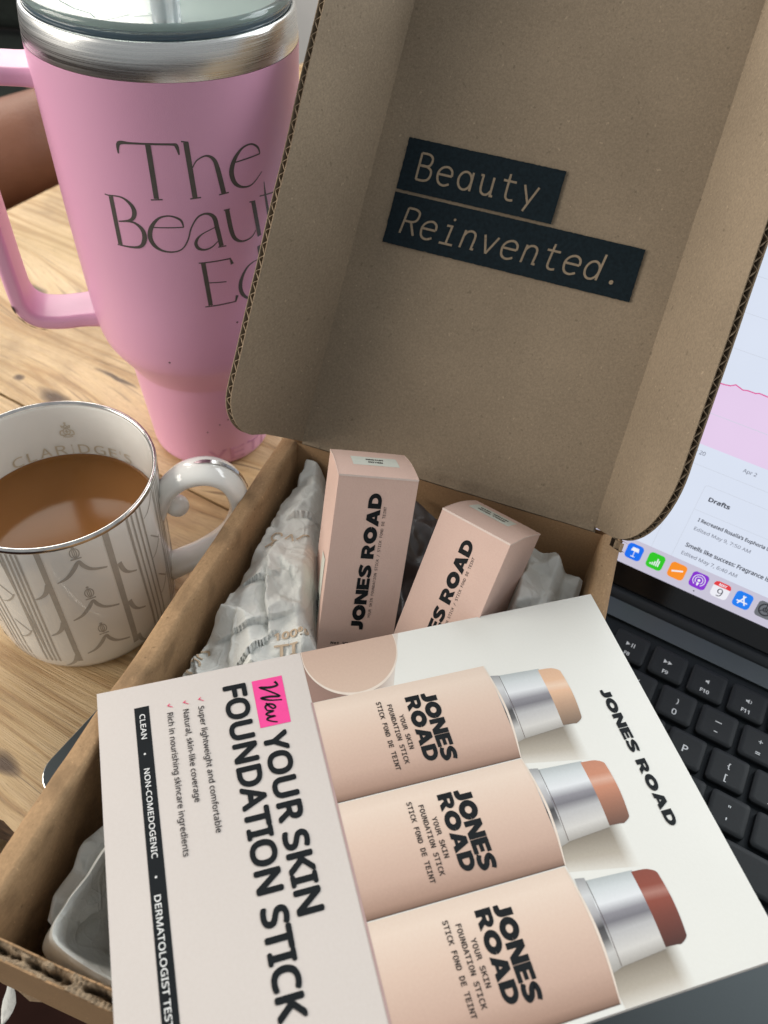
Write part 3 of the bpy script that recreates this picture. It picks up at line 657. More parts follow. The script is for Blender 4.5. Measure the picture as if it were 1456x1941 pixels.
TUM = {
'T1':[(-71.9, 193.39), (-70.97, 197.54), (-65.96, 198.16), (-58.05, 198.45), (-49.48, 198.43), (-47.69, 197.72), (-47.08, 194.26)],
'T2':[(-58.96, 198.14), (-58.82, 175.88)], 'T3':[(-61.24, 175.3), (-56.29, 175.71)],
'h1':[(-43.82, 199.0), (-42.62, 175.92)], 'h0':[(-45.66, 199.51), (-42.86, 199.03)], 'hf':[(-44.75, 175.8), (-40.1, 176.07)],
'h2':[(-42.48, 188.48), (-40.26, 191.58), (-36.21, 193.1), (-32.99, 191.01), (-31.56, 185.86), (-29.96, 176.3)], 'hg':[(-32.16, 176.12), (-27.63, 176.33)],
'e1':[(-24.39, 188.36), (-10.76, 188.83)],
'e2':[(-10.76, 188.83), (-11.83, 191.75), (-15.27, 193.98), (-19.78, 193.45), (-23.75, 189.85), (-25.7, 184.81), (-24.54, 179.93), (-20.97, 177.22), (-15.82, 177.01), (-9.94, 180.98)],
'B1':[(-79.54, 173.93), (-79.68, 152.15)], 'B0':[(-82.45, 174.48), (-78.43, 174.17)],
'B2':[(-80.49, 174.47), (-74.21, 174.72), (-70.3, 171.87), (-69.72, 168.12), (-72.09, 165.01), (-78.14, 163.34)],
'B3':[(-78.14, 163.34), (-71.22, 164.27), (-67.3, 161.28), (-67.21, 156.55), (-70.72, 152.64), (-81.24, 151.76)],
'E1':[(-63.15, 162.94), (-49.0, 163.34)],
'E2':[(-49.0, 163.34), (-49.98, 166.72), (-54.37, 168.5), (-59.18, 167.26), (-62.94, 163.05), (-64.35, 158.41), (-63.03, 154.46), (-59.49, 152.15), (-54.72, 151.8), (-50.69, 153.33), (-47.82, 157.34), (-45.77, 162.77), (-42.43, 167.45), (-38.5, 168.68), (-35.31, 166.57), (-34.3, 161.41), (-33.05, 152.75)],
'af':[(-34.62, 152.41), (-30.79, 152.4)],
'a2':[(-34.43, 162.24), (-41.36, 159.57), (-44.3, 156.38), (-43.94, 153.46), (-41.16, 152.12), (-37.61, 152.9), (-34.24, 155.47)],
'u1':[(-29.08, 168.9), (-27.79, 159.11), (-25.99, 154.55), (-22.2, 152.5), (-17.39, 153.18), (-14.98, 155.56)], 'u0':[(-30.61, 168.91), (-27.72, 169.01)],
'u2':[(-15.71, 169.5), (-12.96, 152.24)], 'u3':[(-17.74, 169.59), (-14.49, 169.24)],
't1':[(-8.88, 176.17), (-8.28, 169.62), (-6.26, 158.76), (-4.5, 153.5), (1.0, 153.0)], 't2':[(-11.87, 170.59), (-3.0, 169.33)],
'Ea':[(-42.28, 145.82), (-40.84, 123.31)], 'Eb':[(-44.27, 145.81), (-29.37, 145.74), (-28.48, 142.76)], 'Ec':[(-41.78, 135.49), (-32.14, 134.48)], 'Ed':[(-43.55, 122.83), (-28.09, 122.86), (-27.07, 125.93)],
'd1':[(-12.5, 139.5), (-16.09, 140.72), (-21.22, 138.47), (-24.81, 132.11), (-24.32, 126.07), (-20.16, 122.06), (-14.5, 122.9), (-11.2, 126.0)], 'd2':[(-13.4, 147.5), (-10.8, 122.2)],
'y1':[(4.0, 169.5), (12.0, 153.0)], 'y2':[(21.0, 169.5), (12.0, 153.0), (5.0, 143.0)], 'i1':[(-3.5, 139.5), (-1.5, 122.5)], 'tt':[(6.5, 146), (8.0, 127), (12.0, 122.5)], 'tu':[(3.5, 139.5), (12.5, 139.3)]}
thick, thin = 2.05, 0.55
WID = {'T1':[.5, 1.5, .9, .8, .9, 1.5, .5], 'T2':thick, 'h1':thick, 'h2':[.4, .5, .7, 1.5, 2.0, 2.05], 'e2':[.5, .9, .7, .9, 1.7, 2.1, 1.8, 1.0, .6, .35], 'B1':thick, 'B2':[.5, .8, 1.7, 1.9, 1.2, .5], 'B3':[.5, .9, 1.8, 2.0, 1.2, .5],
       'E2':[.5, 1.0, .7, .9, 1.7, 2.0, 1.8, 1.0, .7, .6, .6, .6, .7, 1.0, 1.8, 2.0, 2.0], 'a2':[.4, .6, 1.3, 1.5, .9, .6, .4], 'u1':[2.0, 2.0, 1.6, .8, .6, .4], 'u2':thick, 't1':[.3, 1.1, 1.7, 1.2, .5], 'Ea':thick, 'Eb':[.6, .8, 1.5], 'Ed':[.6, .8, 1.5],
       'd1':[.4, .5, 1.0, 1.9, 1.9, 1.0, .5, .4], 'd2':thick, 'y1':thick, 'y2':[.5, .6, .5], 'i1':thick, 'tt':[.4, 1.6, .6]}
mb = MB(); fn = tw(.10)
for k, (nm, pts) in enumerate(TUM.items()):
    pp = [(math.radians(a) * 54, z) for a, z in pts]; w = WID.get(nm, thin)
    if len(pp) == 2: pp = [(pp[0][0] + (pp[1][0] - pp[0][0]) * t / 8, pp[0][1] + (pp[1][1] - pp[0][1]) * t / 8) for t in range(9)]; w = w if not isinstance(w, list) else w[0]
    if nm in ('Eb', 'Ed', 't2'):
        pp = [(a[0] + (b[0] - a[0]) * t / 8, a[1] + (b[1] - a[1]) * t / 8) for a, b in zip(pp, pp[1:]) for t in range(8)] + [pp[-1]]
        w = [w[0] + (w[-1] - w[0]) * max(0, (i - 7) / (len(pp) - 8)) for i in range(len(pp))] if isinstance(w, list) else w
    v, fs = ribbon(pp, w, 0 if nm in ('T2', 'Eb', 'Ed') or len(pts) == 2 else 5)
    mb.add([fn(a, b, .006 * (k % 7)) for a, b in v], fs)
mb.build('lettering', M['engrave'], tum)
mb = MB(); fn = tw(.18)
for s_, a0, a1 in (('Y', -54, -37), ('E', -33.5, -19), ('T', -15.5, 0), ('I', 4, 7.5)):
    v, fs, asp = normtext(s_, SANS); text(mb, s_, lambda x, y, z: fn(x, y, z), math.radians(a0) * 54, math.radians(a1) * 54, 4.4, 9.6, SANS, .02)
mb.build('embossed_lettering', powder('pink_emboss', (0.63, 0.28, 0.47)), tum)
# straw stands in the lid
mb = MB(); tube(mb, [(-73.8, -15.5, 205), (-73.8, -15.4, 238), (-74.5, -14.5, 320)], 5.4, 20, 4, False); tube(mb, [(-73.8, -15.5, 205), (-73.8, -15.4, 238), (-74.5, -14.5, 320)], 4.4, 20, 4, False)
tag(mb.build('straw', M['straw']), 'clear plastic straw rising from the lid of the pink tumbler', 'straw')

# ================================================================== COFFEE MUG
mug = empty('mug', at(-73.38, -120.58, 0), 'white china mug with silver rim and taupe crown pattern, full of coffee', 'mug')
MP = [(35.0, 1.2), (36.5, 0.0), (38.6, 0.4), (40.3, 2.4), (41.6, 6), (42.5, 12), (43.1, 20), (43.7, 50), (44.3, 85), (44.5, 91.8), (44.3, 92.8), (43.6, 93.1), (42.9, 92.6), (42.5, 90), (42.2, 60), (41.8, 20), (39, 8), (30, 4), (0.4, 3.6)]
mrf = lambda z: 43.1 + (z - 20) * (44.4 - 43.1) / 70 if z >= 20 else (42.5 + (z - 12) * .075 if z >= 12 else (41.6 + (z - 6) * .15 if z >= 6 else 40.3 + (z - 2.4) * .36))
mb = MB(); lathe(mb, MP, 128); disc(mb, 35.0, 1.2, 64, False); mb.build('body', M['china'], mug)
mb = MB(); lathe(mb, [(44.58, 90.9), (44.66, 91.8), (44.45, 92.95), (43.6, 93.27), (42.78, 92.7), (42.6, 91.9)], 128); mb.build('silver_rim', M['platinum'], mug)
# handle with its thumb scroll
MA = 0.66; md = Vector((math.cos(MA), math.sin(MA), 0)); mt = Vector((-math.sin(MA), math.cos(MA), 0))
def msweep(pts, ra, rb, name, par, mat, off=0.0):
    hp_ = smoothp(pts, 7); mb = MB(); rings = []; N = 20; L = len(hp_)
    for i, p in enumerate(hp_):
        t = (hp_[min(i + 1, L - 1)] - hp_[max(i - 1, 0)]).normalized(); nn = Vector((t.y, -t.x)); s_ = i / (L - 1)
        a, b = ra(s_), rb(s_)
        rings.append([tuple(md * (p.x + nn.x * b * math.sin(2 * math.pi * k / N)) + mt * (a * math.cos(2 * math.pi * k / N)) + Vector((0, 0, p.y + nn.y * b * math.sin(2 * math.pi * k / N)))) for k in range(N)])
    mb.add([x for r_ in rings for x in r_], [(i * N + k, i * N + (k + 1) % N, (i + 1) * N + (k + 1) % N, (i + 1) * N + k) for i in range(L - 1) for k in range(N)], True)
    mb.add(rings[0], [tuple(range(N))[::-1]]); mb.add(rings[-1], [tuple(range(N))]); return mb.build(name, mat, par)
hpts = [(41, 63), (43.5, 70), (48, 79), (56, 86), (66, 87.5), (74, 82), (77.6, 70), (76.4, 57), (70, 44), (58, 33), (48, 27), (41, 23)]
mh = msweep(hpts, lambda s: 7.0 + 1.6 * (1 - abs(2 * s - 1)), lambda s: 4.3 + .4 * (1 - abs(2 * s - 1)) + 3.0 * max(0, (s - .78) / .22), 'handle', mug, M['china'])
mb = MB(); q0 = md * 50 + Vector((0, 0, 66.5))
bm = bmesh.new(); bmesh.ops.create_uvsphere(bm, u_segments=20, v_segments=14, radius=1)
vs = [tuple(q0 + md * (v.co.x * 5.4) + mt * (v.co.y * 5.4) + Vector((0, 0, v.co.z * 5.0))) for v in bm.verts]; fs = [tuple(w.index for w in p.verts) for p in bm.faces]; bm.free()
mb.add(vs, fs, True); mb.build('thumb_scroll', M['china'], mh)
mb = MB(); top_ = smoothp([(60, 91.9), (66, 92.5), (72.9, 89.9), (79.2, 83.6), (82.3, 75)], 6)
v = []
for i, p in enumerate(top_):
    w = 1.0 * min(1, (i + .35) / 3)
    for s_ in (-1, 1): v.append(tuple(md * p.x + mt * (s_ * w + .8) + Vector((0, 0, p.y + .25))))
mb.add(v, [(2 * i, 2 * i + 1, 2 * i + 3, 2 * i + 2) for i in range(len(top_) - 1)], True); mb.build('silver_stroke', M['platinum'], mh)
# transfer pattern round the outside
mb = MB(); K = 43.6
mw = lambda x, z, h=0.0: ((mrf(z) + .11 + h) * math.cos(x / K), (mrf(z) + .11 + h) * math.sin(x / K), z)
lay = [0]
def mst(pts, w, da=0.0, sm=5):
    pp = [(math.radians(a + da) * K, max(2.6, z)) for a, z in pts]
    if len(pp) == 2: pp = [(pp[0][0] + (pp[1][0] - pp[0][0]) * t / 10, pp[0][1] + (pp[1][1] - pp[0][1]) * t / 10) for t in range(11)]; v, fs = ribbon(pp, w)
    else: v, fs = ribbon(pp, w, sm)
    lay[0] += 1; mb.add([mw(a, b, .004 * (lay[0] % 9)) for a, b in v], fs)
def mring(a, z, rx, rz, w, da):
    v, fs = ring2(math.radians(a + da) * K, z, rx, rz, w, 20); lay[0] += 1; mb.add([mw(x, y, .004 * (lay[0] % 9)) for x, y in v], fs)
for da in (0, 92, 184, 268):
    mst([(-50.5, 90.8), (-50.5, 3)], 2.2, da); mst([(-16.0, 90.8), (-15.0, 3)], 2.6, da)
    for a in (-2.4, .9, 4.4, 7.9): mst([(a, 90.6), (a + 3.5, 6)], 1.15 if a < 0 else .85, da)
    for a in (-68.3, -65.7, -63.2, -60.8): mst([(a, 90.6), (a - 2 + (a + 60.8) * .15, 3)], .85, da)
    mst([(21.7, 90.5), (24.5, 4)], .8, da)
    for k in range(3):
        dz = -27.2 * k; aa = 0.6 * k
        mring(-33.2 + aa, 86.9 + dz + .3 * k, 1.75, 2.9, .42, da); mring(-33.2 + aa, 86.9 + dz + .3 * k, .75, 2.8, .35, da)
        mst([(-33.2 + aa, 84.0 + dz), (-33.2 + aa, 89.9 + dz)], .35, da); mring(-33.3 + aa, 91.2 + dz if k else 90.3, .35, .4, .5, da)
        mst([(-36 + aa, 83.4 + dz), (-30.5 + aa, 83.4 + dz)], .75, da)
        v0 = [(-45.9, 70.8), (-40.5, 73.2), (-36.0, 77.4), (-33.6, 80.6), (-32.2, 81.4), (-31.0, 78.2), (-27.3, 74.3), (-19.6, 71.6)]
        mst([(a + aa, z + dz) for a, z in v0], [.7, 1.5, 1.9, 1.6, 1.2, 1.8, 1.5, .9], da)
        for e in (0, 1):
            dd = dz + 25 * (1 - e) if k == 0 or e else None
            if dd is None: continue
            mst([(a, z + dd) for a, z in ((-12.8, 69.9), (-11.4, 64.4), (-8.8, 60.8), (-3.6, 58.0)) if True], [2.1, 1.9, 1.3, .8], da) if 69.9 + dd < 92 else None
        mst([(-51.0, 70.4 + dz), (-53.5, 65.2 + dz), (-56.7, 62.2 + dz), (-60.4, 60.4 + dz)], [2.1, 1.9, 1.3, .7], da)
        mst([(20.5, 90 + dz), (17.5, 86 + dz), (13.5, 83 + dz), (9.5, 82 + dz)], [.5, .8, .7, .4], da)
        if k < 2: mst([(-79.9, 69 + dz), (-76, 65 + dz), (-72.5, 61.5 + dz)], [.5, .8, .4], da)
mb.build('crown_pattern', M['taupe'], mug)
# gilt name and crest inside the far wall
mb = MB(); RI = 42.0
mi = lambda x, z, h=0.0: ((RI - .08 - h) * math.cos(-x / RI), (RI - .08 - h) * math.sin(-x / RI), z)
L = "CLARIDGE'S"; az = 168.5
cells = [9.3, 7.0, 9.2, 8.6, 4.4, 9.0, 9.6, 7.6, 3.2, 7.2]; tot = sum(cells); scale = 82.0 / tot
for ch, cw in zip(L, cells):
    wdt = cw * scale * .72; x0 = -math.radians(az - cw * scale * .14) * RI; x1 = x0 + math.radians(wdt) * RI
    v, fs, asp = normtext(ch, SANS)
    if ch in "I'": xm = (x0 + x1) / 2; x0, x1 = xm - .28, xm + .28
    text(mb, ch, lambda x, y, z: mi(x, y, z), x0, x1, 62.3, 5.6, SANS); az -= cw * scale
cx = -math.radians(129.3) * RI
cs = [ring2(0, 2.2, 1.5, 1.9, .4, 20), ribbon([(-3, 1), (-2.6, 2.6), (-1.2, 3.0)], .5, 4), ribbon([(3, 1), (2.6, 2.6), (1.2, 3.0)], .5, 4), ribbon([(-3.2, .6), (-1.5, -.2), (0, .3), (1.5, -.2), (3.2, .6)], .55, 4),
      ribbon([(-1.6, 4.6), (-1.9, 5.9), (-.7, 5.2), (0, 6.6), (.7, 5.2), (1.9, 5.9), (1.6, 4.6), (-1.6, 4.6)], .4), ring2(0, 7.4, .4, .4, .35, 10), ribbon([(-.9, 2.2), (.9, 2.2)], .4), ribbon([(0, 1.0), (0, 3.5)], .4), ribbon([(-2.2, -.9), (0, -1.3), (2.2, -.9)], .4, 4)]
for k, (v, fs) in enumerate(cs): mb.add([mi(cx + a * 1.05, 74.2 + b, .004 * k) for a, b in v], fs)
mb.build('gilt_lettering', M['gilt'], mug)
mb = MB(); rr = [(0, 60.9), (20, 60.9), (38, 60.9), (40.5, 61.0), (41.6, 61.25), (42.05, 61.8)]
lathe(mb, [(r_ if r_ else .01, z - 0) for r_, z in rr], 96)
mb.v = [(x, y, z) for x, y, z in mb.v]
o = mb.build('coffee', M['coffee']); o.location = (-73.38 * MM, -120.58 * MM, 0); tag(o, 'milky brown coffee filling the white china mug', 'coffee')

# ================================================================== CARDBOARD MAILER BOX
H = 59.9
box = empty('mailer_box', at(-5.585, -33.958, 17.2, 0.18), 'open brown corrugated mailer box standing on the laptop with its lid raised', 'box')
mb = MB(); boxm(mb, -8, 153, -230, 2, 0.0, 2.4); mb.build('bottom', M['kraft_wall_warm_lit'], box)
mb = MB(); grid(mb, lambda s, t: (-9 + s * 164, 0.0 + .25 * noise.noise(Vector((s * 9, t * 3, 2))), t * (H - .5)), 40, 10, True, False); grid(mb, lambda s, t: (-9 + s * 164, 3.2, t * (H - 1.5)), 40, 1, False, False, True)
mb.build('back_wall', M['kraft_wall_warm_lit'], box)
def sidewall(sgn, ui, uo):
    """roll-over double wall: inner face, soft folded top, outer face"""
    mb = MB()
    def fn(s, t):
        v = -232 + s * 232.5
        wob = noise.noise(Vector((v * .035, sgn * 5.0, 0))) * .55
        dent = noise.noise(Vector((v * .12, 9.0 * sgn, 3))) * .35
        prof = [(ui, 0), (ui, H - 8), (ui, H - 2.0), (ui + sgn * 0.5, H - .7), (ui + sgn * 1.6, H - .05), (ui + sgn * 3.4, H + .0), (uo - sgn * 3.0, H - .05), (uo - sgn * 1.3, H - .45), (uo - sgn * .3, H - 1.5), (uo, H - 3.2), (uo, H - 9), (uo, 0)]
        x = t * (len(prof) - 1); i = min(int(x), len(prof) - 2); f_ = x - i
        a, b = prof[i], prof[i + 1]; u = a[0] + (b[0] - a[0]) * f_; z = a[1] + (b[1] - a[1]) * f_
        k = min(1, z / 30); sag = -.5 * math.sin(math.pi * s) * 0
        return (u + wob * k, v, z + (dent + sag) * (1 if z > H - 4 else 0))
    grid(mb, fn, 90, 33, True, False, sgn > 0)
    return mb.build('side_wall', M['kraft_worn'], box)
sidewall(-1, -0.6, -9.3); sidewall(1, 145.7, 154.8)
# torn front wall: two liners with ragged tops and the fluting between them
def torn(u, seed):
    b = noise.noise(Vector((u * .06, seed, 0))) * 2.6 + noise.noise(Vector((u * .23, seed, 4))) * 1.5 + noise.noise(Vector((u * .8, seed, 8))) * .7
    return b * (0.25 + .75 * min(1, max(0, (u - 10) / 18)))
mb = MB(); N = 200; us = [-9 + 164 * i / N for i in range(N + 1)]
for (y0, y1, seed, dz) in ((-227.2, -227.7, 1, -.6), (-231.6, -232.2, 5, -1.2)):
    top_ = [H + dz + torn(u, seed) * (1 if seed == 1 else .8) for u in us]
    a = [(u, y0, 0) for u in us]; b = [(u, y0, z) for u, z in zip(us, top_)]; c_ = [(u, y1, z) for u, z in zip(us, top_)]; e = [(u, y1, 0) for u in us]; n = N + 1
    mb.add(a + b + c_ + e, [q for i in range(N) for q in ((i + 1, i, n + i, n + i + 1), (n + i + 1, n + i, 2 * n + i, 2 * n + i + 1), (2 * n + i + 1, 2 * n + i, 3 * n + i, 3 * n + i + 1))], False)
n_a = len(mb.f)
def tornfill(s, t):
    u = -9 + 164 * s; y = -227.4 - t * 4.6
    n1 = noise.noise(Vector((u * .35, t * 1.6, 11))) * 1.0 + noise.noise(Vector((u * 1.3, t * 5, 15))) * .9 + noise.noise(Vector((u * 3.1, t * 9, 18))) * .5
    c_ = .5 + .28 * noise.noise(Vector((u * .11, 2, 21))) + .1 * noise.noise(Vector((u * .6, 2, 23)))
    wdt = .10 + .16 * max(0, noise.noise(Vector((u * .16, 5, 25))) + .25)
    k = math.exp(-((t - c_) / wdt) ** 2) * min(1, max(0, noise.noise(Vector((u * .22, 8, 29))) * 2.2 + .75))
    return (u, y, min(H - 1.0 + torn(u, 3), H + 3) - .2 + n1 * math.sin(math.pi * t) - 6.5 * k)
grid(mb, tornfill, 420, 14, False, False, True)
n_b = len(mb.f)
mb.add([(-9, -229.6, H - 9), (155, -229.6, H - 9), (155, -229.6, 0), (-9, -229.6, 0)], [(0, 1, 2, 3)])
o = mb.build('front_wall', [M['kraft_wall_warm_lit'], M['kraft_edge'], M['kraft_dark']], box)
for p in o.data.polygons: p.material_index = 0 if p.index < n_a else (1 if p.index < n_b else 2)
mb = MB(); mb.add([(-16, -224, 1.2), (-8, -231, 2.2), (4, -233.6, 2.6), (8, -232.4, 2.6), (-2, -226, 1.6), (-12, -219, 1.0)], [(0, 1, 2, 3, 4, 5)]); mb.build('torn_flap', M['kraft_edge'], box)
# ---- lid
LA = 0.893; lw = Vector((0, math.cos(LA), math.sin(LA))); ln = Vector((0, -math.sin(LA), math.cos(LA))); lu = Vector((1, 0, 0)); l0 = Vector((0, 0, H))
def lidp(u, w, h=0.0): return tuple(l0 + lu * u + lw * w + ln * h)
U0, U1, LW = 1.6, 141.6, 228.0
mb = MB()
def lf(s, t):
    u, w = U0 + s * (U1 - U0), t * LW
    h = .45 * noise.noise(Vector((u * .02, w * .02, 1))) + .12 * noise.noise(Vector((u * .1, w * .1, 1)))
    h *= math.sin(math.pi * min(1, max(0, s))) ** .5
    if w < 9: h += (9 - w) / 9 * (.9 * noise.noise(Vector((u * .12, w * .25, 7)))) + 1.3 * math.exp(-((w - 5.5) / 1.6) ** 2) * (.6 + .6 * noise.noise(Vector((u * .05, 0, 2))))
    return lidp(u, w, h)
grid(mb, lf, 70, 110, True, False); grid(mb, lambda s, t: lidp(U0 + s * (U1 - U0), t * LW, -3.0), 4, 4, False, False, True)
lid = mb.build('lid', M['kraft'], box)
mb = MB(); v = [lidp(U0, LW, 0), lidp(U1, LW, 0), lidp(U1, LW, -3), lidp(U0, LW, -3)]; mb.add(v, [(0, 1, 2, 3)]); mb.build('lid_edge', M['kraft_edge'], lid)
mb = MB(); grid(mb, lambda s, t: (U0 - 1 + s * (U1 - U0 + 2), 1.6 + 2.2 * math.sin(math.pi * t * .9) , H - 2.2 + t * 3.2), 40, 5, True, False, True); mb.build('lid_hinge', M['kraft'], lid)
def flap(sgn, u0, ang, dep, rad, w0):
    ang = math.radians(ang); a = ln * math.cos(ang) + lu * (sgn * math.sin(ang)); b = lw; nrm = (a.cross(b) * 1.0).normalized()
    if nrm.dot(lu) * sgn > 0: nrm = -nrm        # nrm points to the inside of the lid
    o0 = l0 + lu * u0
    P3 = lambda x, w, h: tuple(o0 + a * x + b * w + nrm * h)
    out = [(0, w0)] + [(dep * f_, w0 + (2.2 if sgn < 0 else -0.5) * f_) for f_ in (.25, .5)]
    cy = w0 + rad; out += [(dep - rad + rad * math.sin(t * math.pi / 2 / 14), cy - rad * math.cos(t * math.pi / 2 / 14)) for t in range(15)]
    out += [(dep + .5 * noise.noise(Vector((w * .03, sgn * 3, 1))), w) for w in [cy + (LW - cy) * k / 60 for k in range(1, 61)]]
    full = out + [(0, LW)]
    mb = MB(); T_ = 3.4
    ctr = [(.0, w) for _, w in out]
    def sheet(h, flip):
        v = [P3(x, w, h) for x, w in full]; mb.add(v, [tuple(range(len(v))) if not flip else tuple(range(len(v)))[::-1]])
    sheet(0, sgn > 0); sheet(-.38, sgn < 0)
    n1 = len(mb.f); sheet(-T_ + .38, sgn > 0); sheet(-T_, sgn < 0)
    e = out[2:]; n = len(e)
    # dense edge samples for the fluting
    D = [Vector(p) for p in e]; S_ = [0.0]
    for i in range(1, n): S_.append(S_[-1] + (D[i] - D[i - 1]).length)
    def samp(s):
        for i in range(n - 1):
            if S_[i + 1] >= s: f_ = (s - S_[i]) / max(1e-6, S_[i + 1] - S_[i]); p = D[i].lerp(D[i + 1], f_); t = (D[i + 1] - D[i]).normalized(); return p, Vector((-t.y, t.x))
        return D[-1], Vector((-1, 0))
    nsm = int(S_[-1] / .42); top_, bot, core, core2, ta, tb = [], [], [], [], [], []
    for k in range(nsm + 1):
        s = S_[-1] * k / nsm; p, q = samp(s); ph = 2 * math.pi * s / 5.4 + 1.5 * noise.noise(Vector((s * .06, sgn, 0)))
        hh = -T_ / 2 + (1.18 + .22 * noise.noise(Vector((s * .3, sgn, 9)))) * math.sin(ph + .5 * math.sin(ph)) ; jag = .35 + .35 * noise.noise(Vector((s * .5, sgn * 2, 5)))
        p1 = p + q * jag; p2 = p + q * 4.2
        th_ = .15 + .16 * abs(math.cos(ph)) + .06 * noise.noise(Vector((s * .9, 1, 1))); ta.append(P3(p1.x, p1.y, hh + th_)); tb.append(P3(p1.x, p1.y, hh - th_))
        top_.append(P3(p1.x, p1.y, hh)); bot.append(P3(p2.x, p2.y, hh))
        p3 = p + q * 3.8; core.append(P3(p3.x, p3.y, -.3)); core2.append(P3(p3.x, p3.y, -T_ + .3))
    for h0, h1 in ((0, -.38), (-T_ + .38, -T_)):
        mb.add([P3(p.x, p.y, h0) for p in D] + [P3(p.x, p.y, h1) for p in D], [(i, i + 1, n + i + 1, n + i) for i in range(n - 1)])
    m_ = nsm + 1; mb.add(ta + tb, [(i, i + 1, m_ + i + 1, m_ + i) for i in range(nsm)], False); mb.add(top_ + bot, [(i, i + 1, m_ + i + 1, m_ + i) for i in range(nsm)], True)
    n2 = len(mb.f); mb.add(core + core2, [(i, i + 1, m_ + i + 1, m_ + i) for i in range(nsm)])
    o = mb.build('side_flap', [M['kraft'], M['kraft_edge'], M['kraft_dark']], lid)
    for p in o.data.polygons: p.material_index = 0 if p.index < n1 + 2 else (1 if p.index < n2 else 2)
flap(-1, U0, 22.2, 52.0, 18, 1.0); flap(1, U1, 23.6, 52.0, 35, 2.0)
mb = MB()
def rough(x0, x1, w0, w1, seed):
    pts = []
    for (a, b, c_, d_) in ((x0, w0, x1, w0), (x1, w0, x1, w1), (x1, w1, x0, w1), (x0, w1, x0, w0)):
        L_ = max(abs(c_ - a), abs(d_ - b)); m_ = max(2, int(L_ / .9))
        for k in range(m_):
            t = k / m_; j = .22 * noise.noise(Vector((a * .7 + (c_ - a) * t * 1.3, b * .7 + (d_ - b) * t * 1.3, seed))); pts.append((a + (c_ - a) * t + (j if c_ == a else 0), b + (d_ - b) * t + (j if d_ == b else 0)))
    return pts
LP = .85
p_ = rough(14.9, 85.4, 121.45, 143.7, 1); mb.add([lidp(a, b, LP) for a, b in p_], [tuple(range(len(p_)))]); mb.build('print_block', M['navy'], lid)
mb = MB(); p_ = rough(14.9, 126.5, 97.95, 120.15, 2); mb.add([lidp(a, b, LP) for a, b in p_], [tuple(range(len(p_)))]); mb.build('print_block', M['navy'], lid)
mb = MB(); lf_ = lambda x, y, z: lidp(x, y, LP + .06 + z)
for i, ch in enumerate('Beauty'): hersh(mb, MN[ch], lf_, 21.8 + 9.55 * i, 127.1, 11.2, 11.2)
for i, ch in enumerate('Reinvented.'): hersh(mb, MN[ch], lf_, 20.9 + 9.25 * i, 103.4, 11.2, 11.2, 0, .13)
mb.build('lettering', M['kraft'], lid)

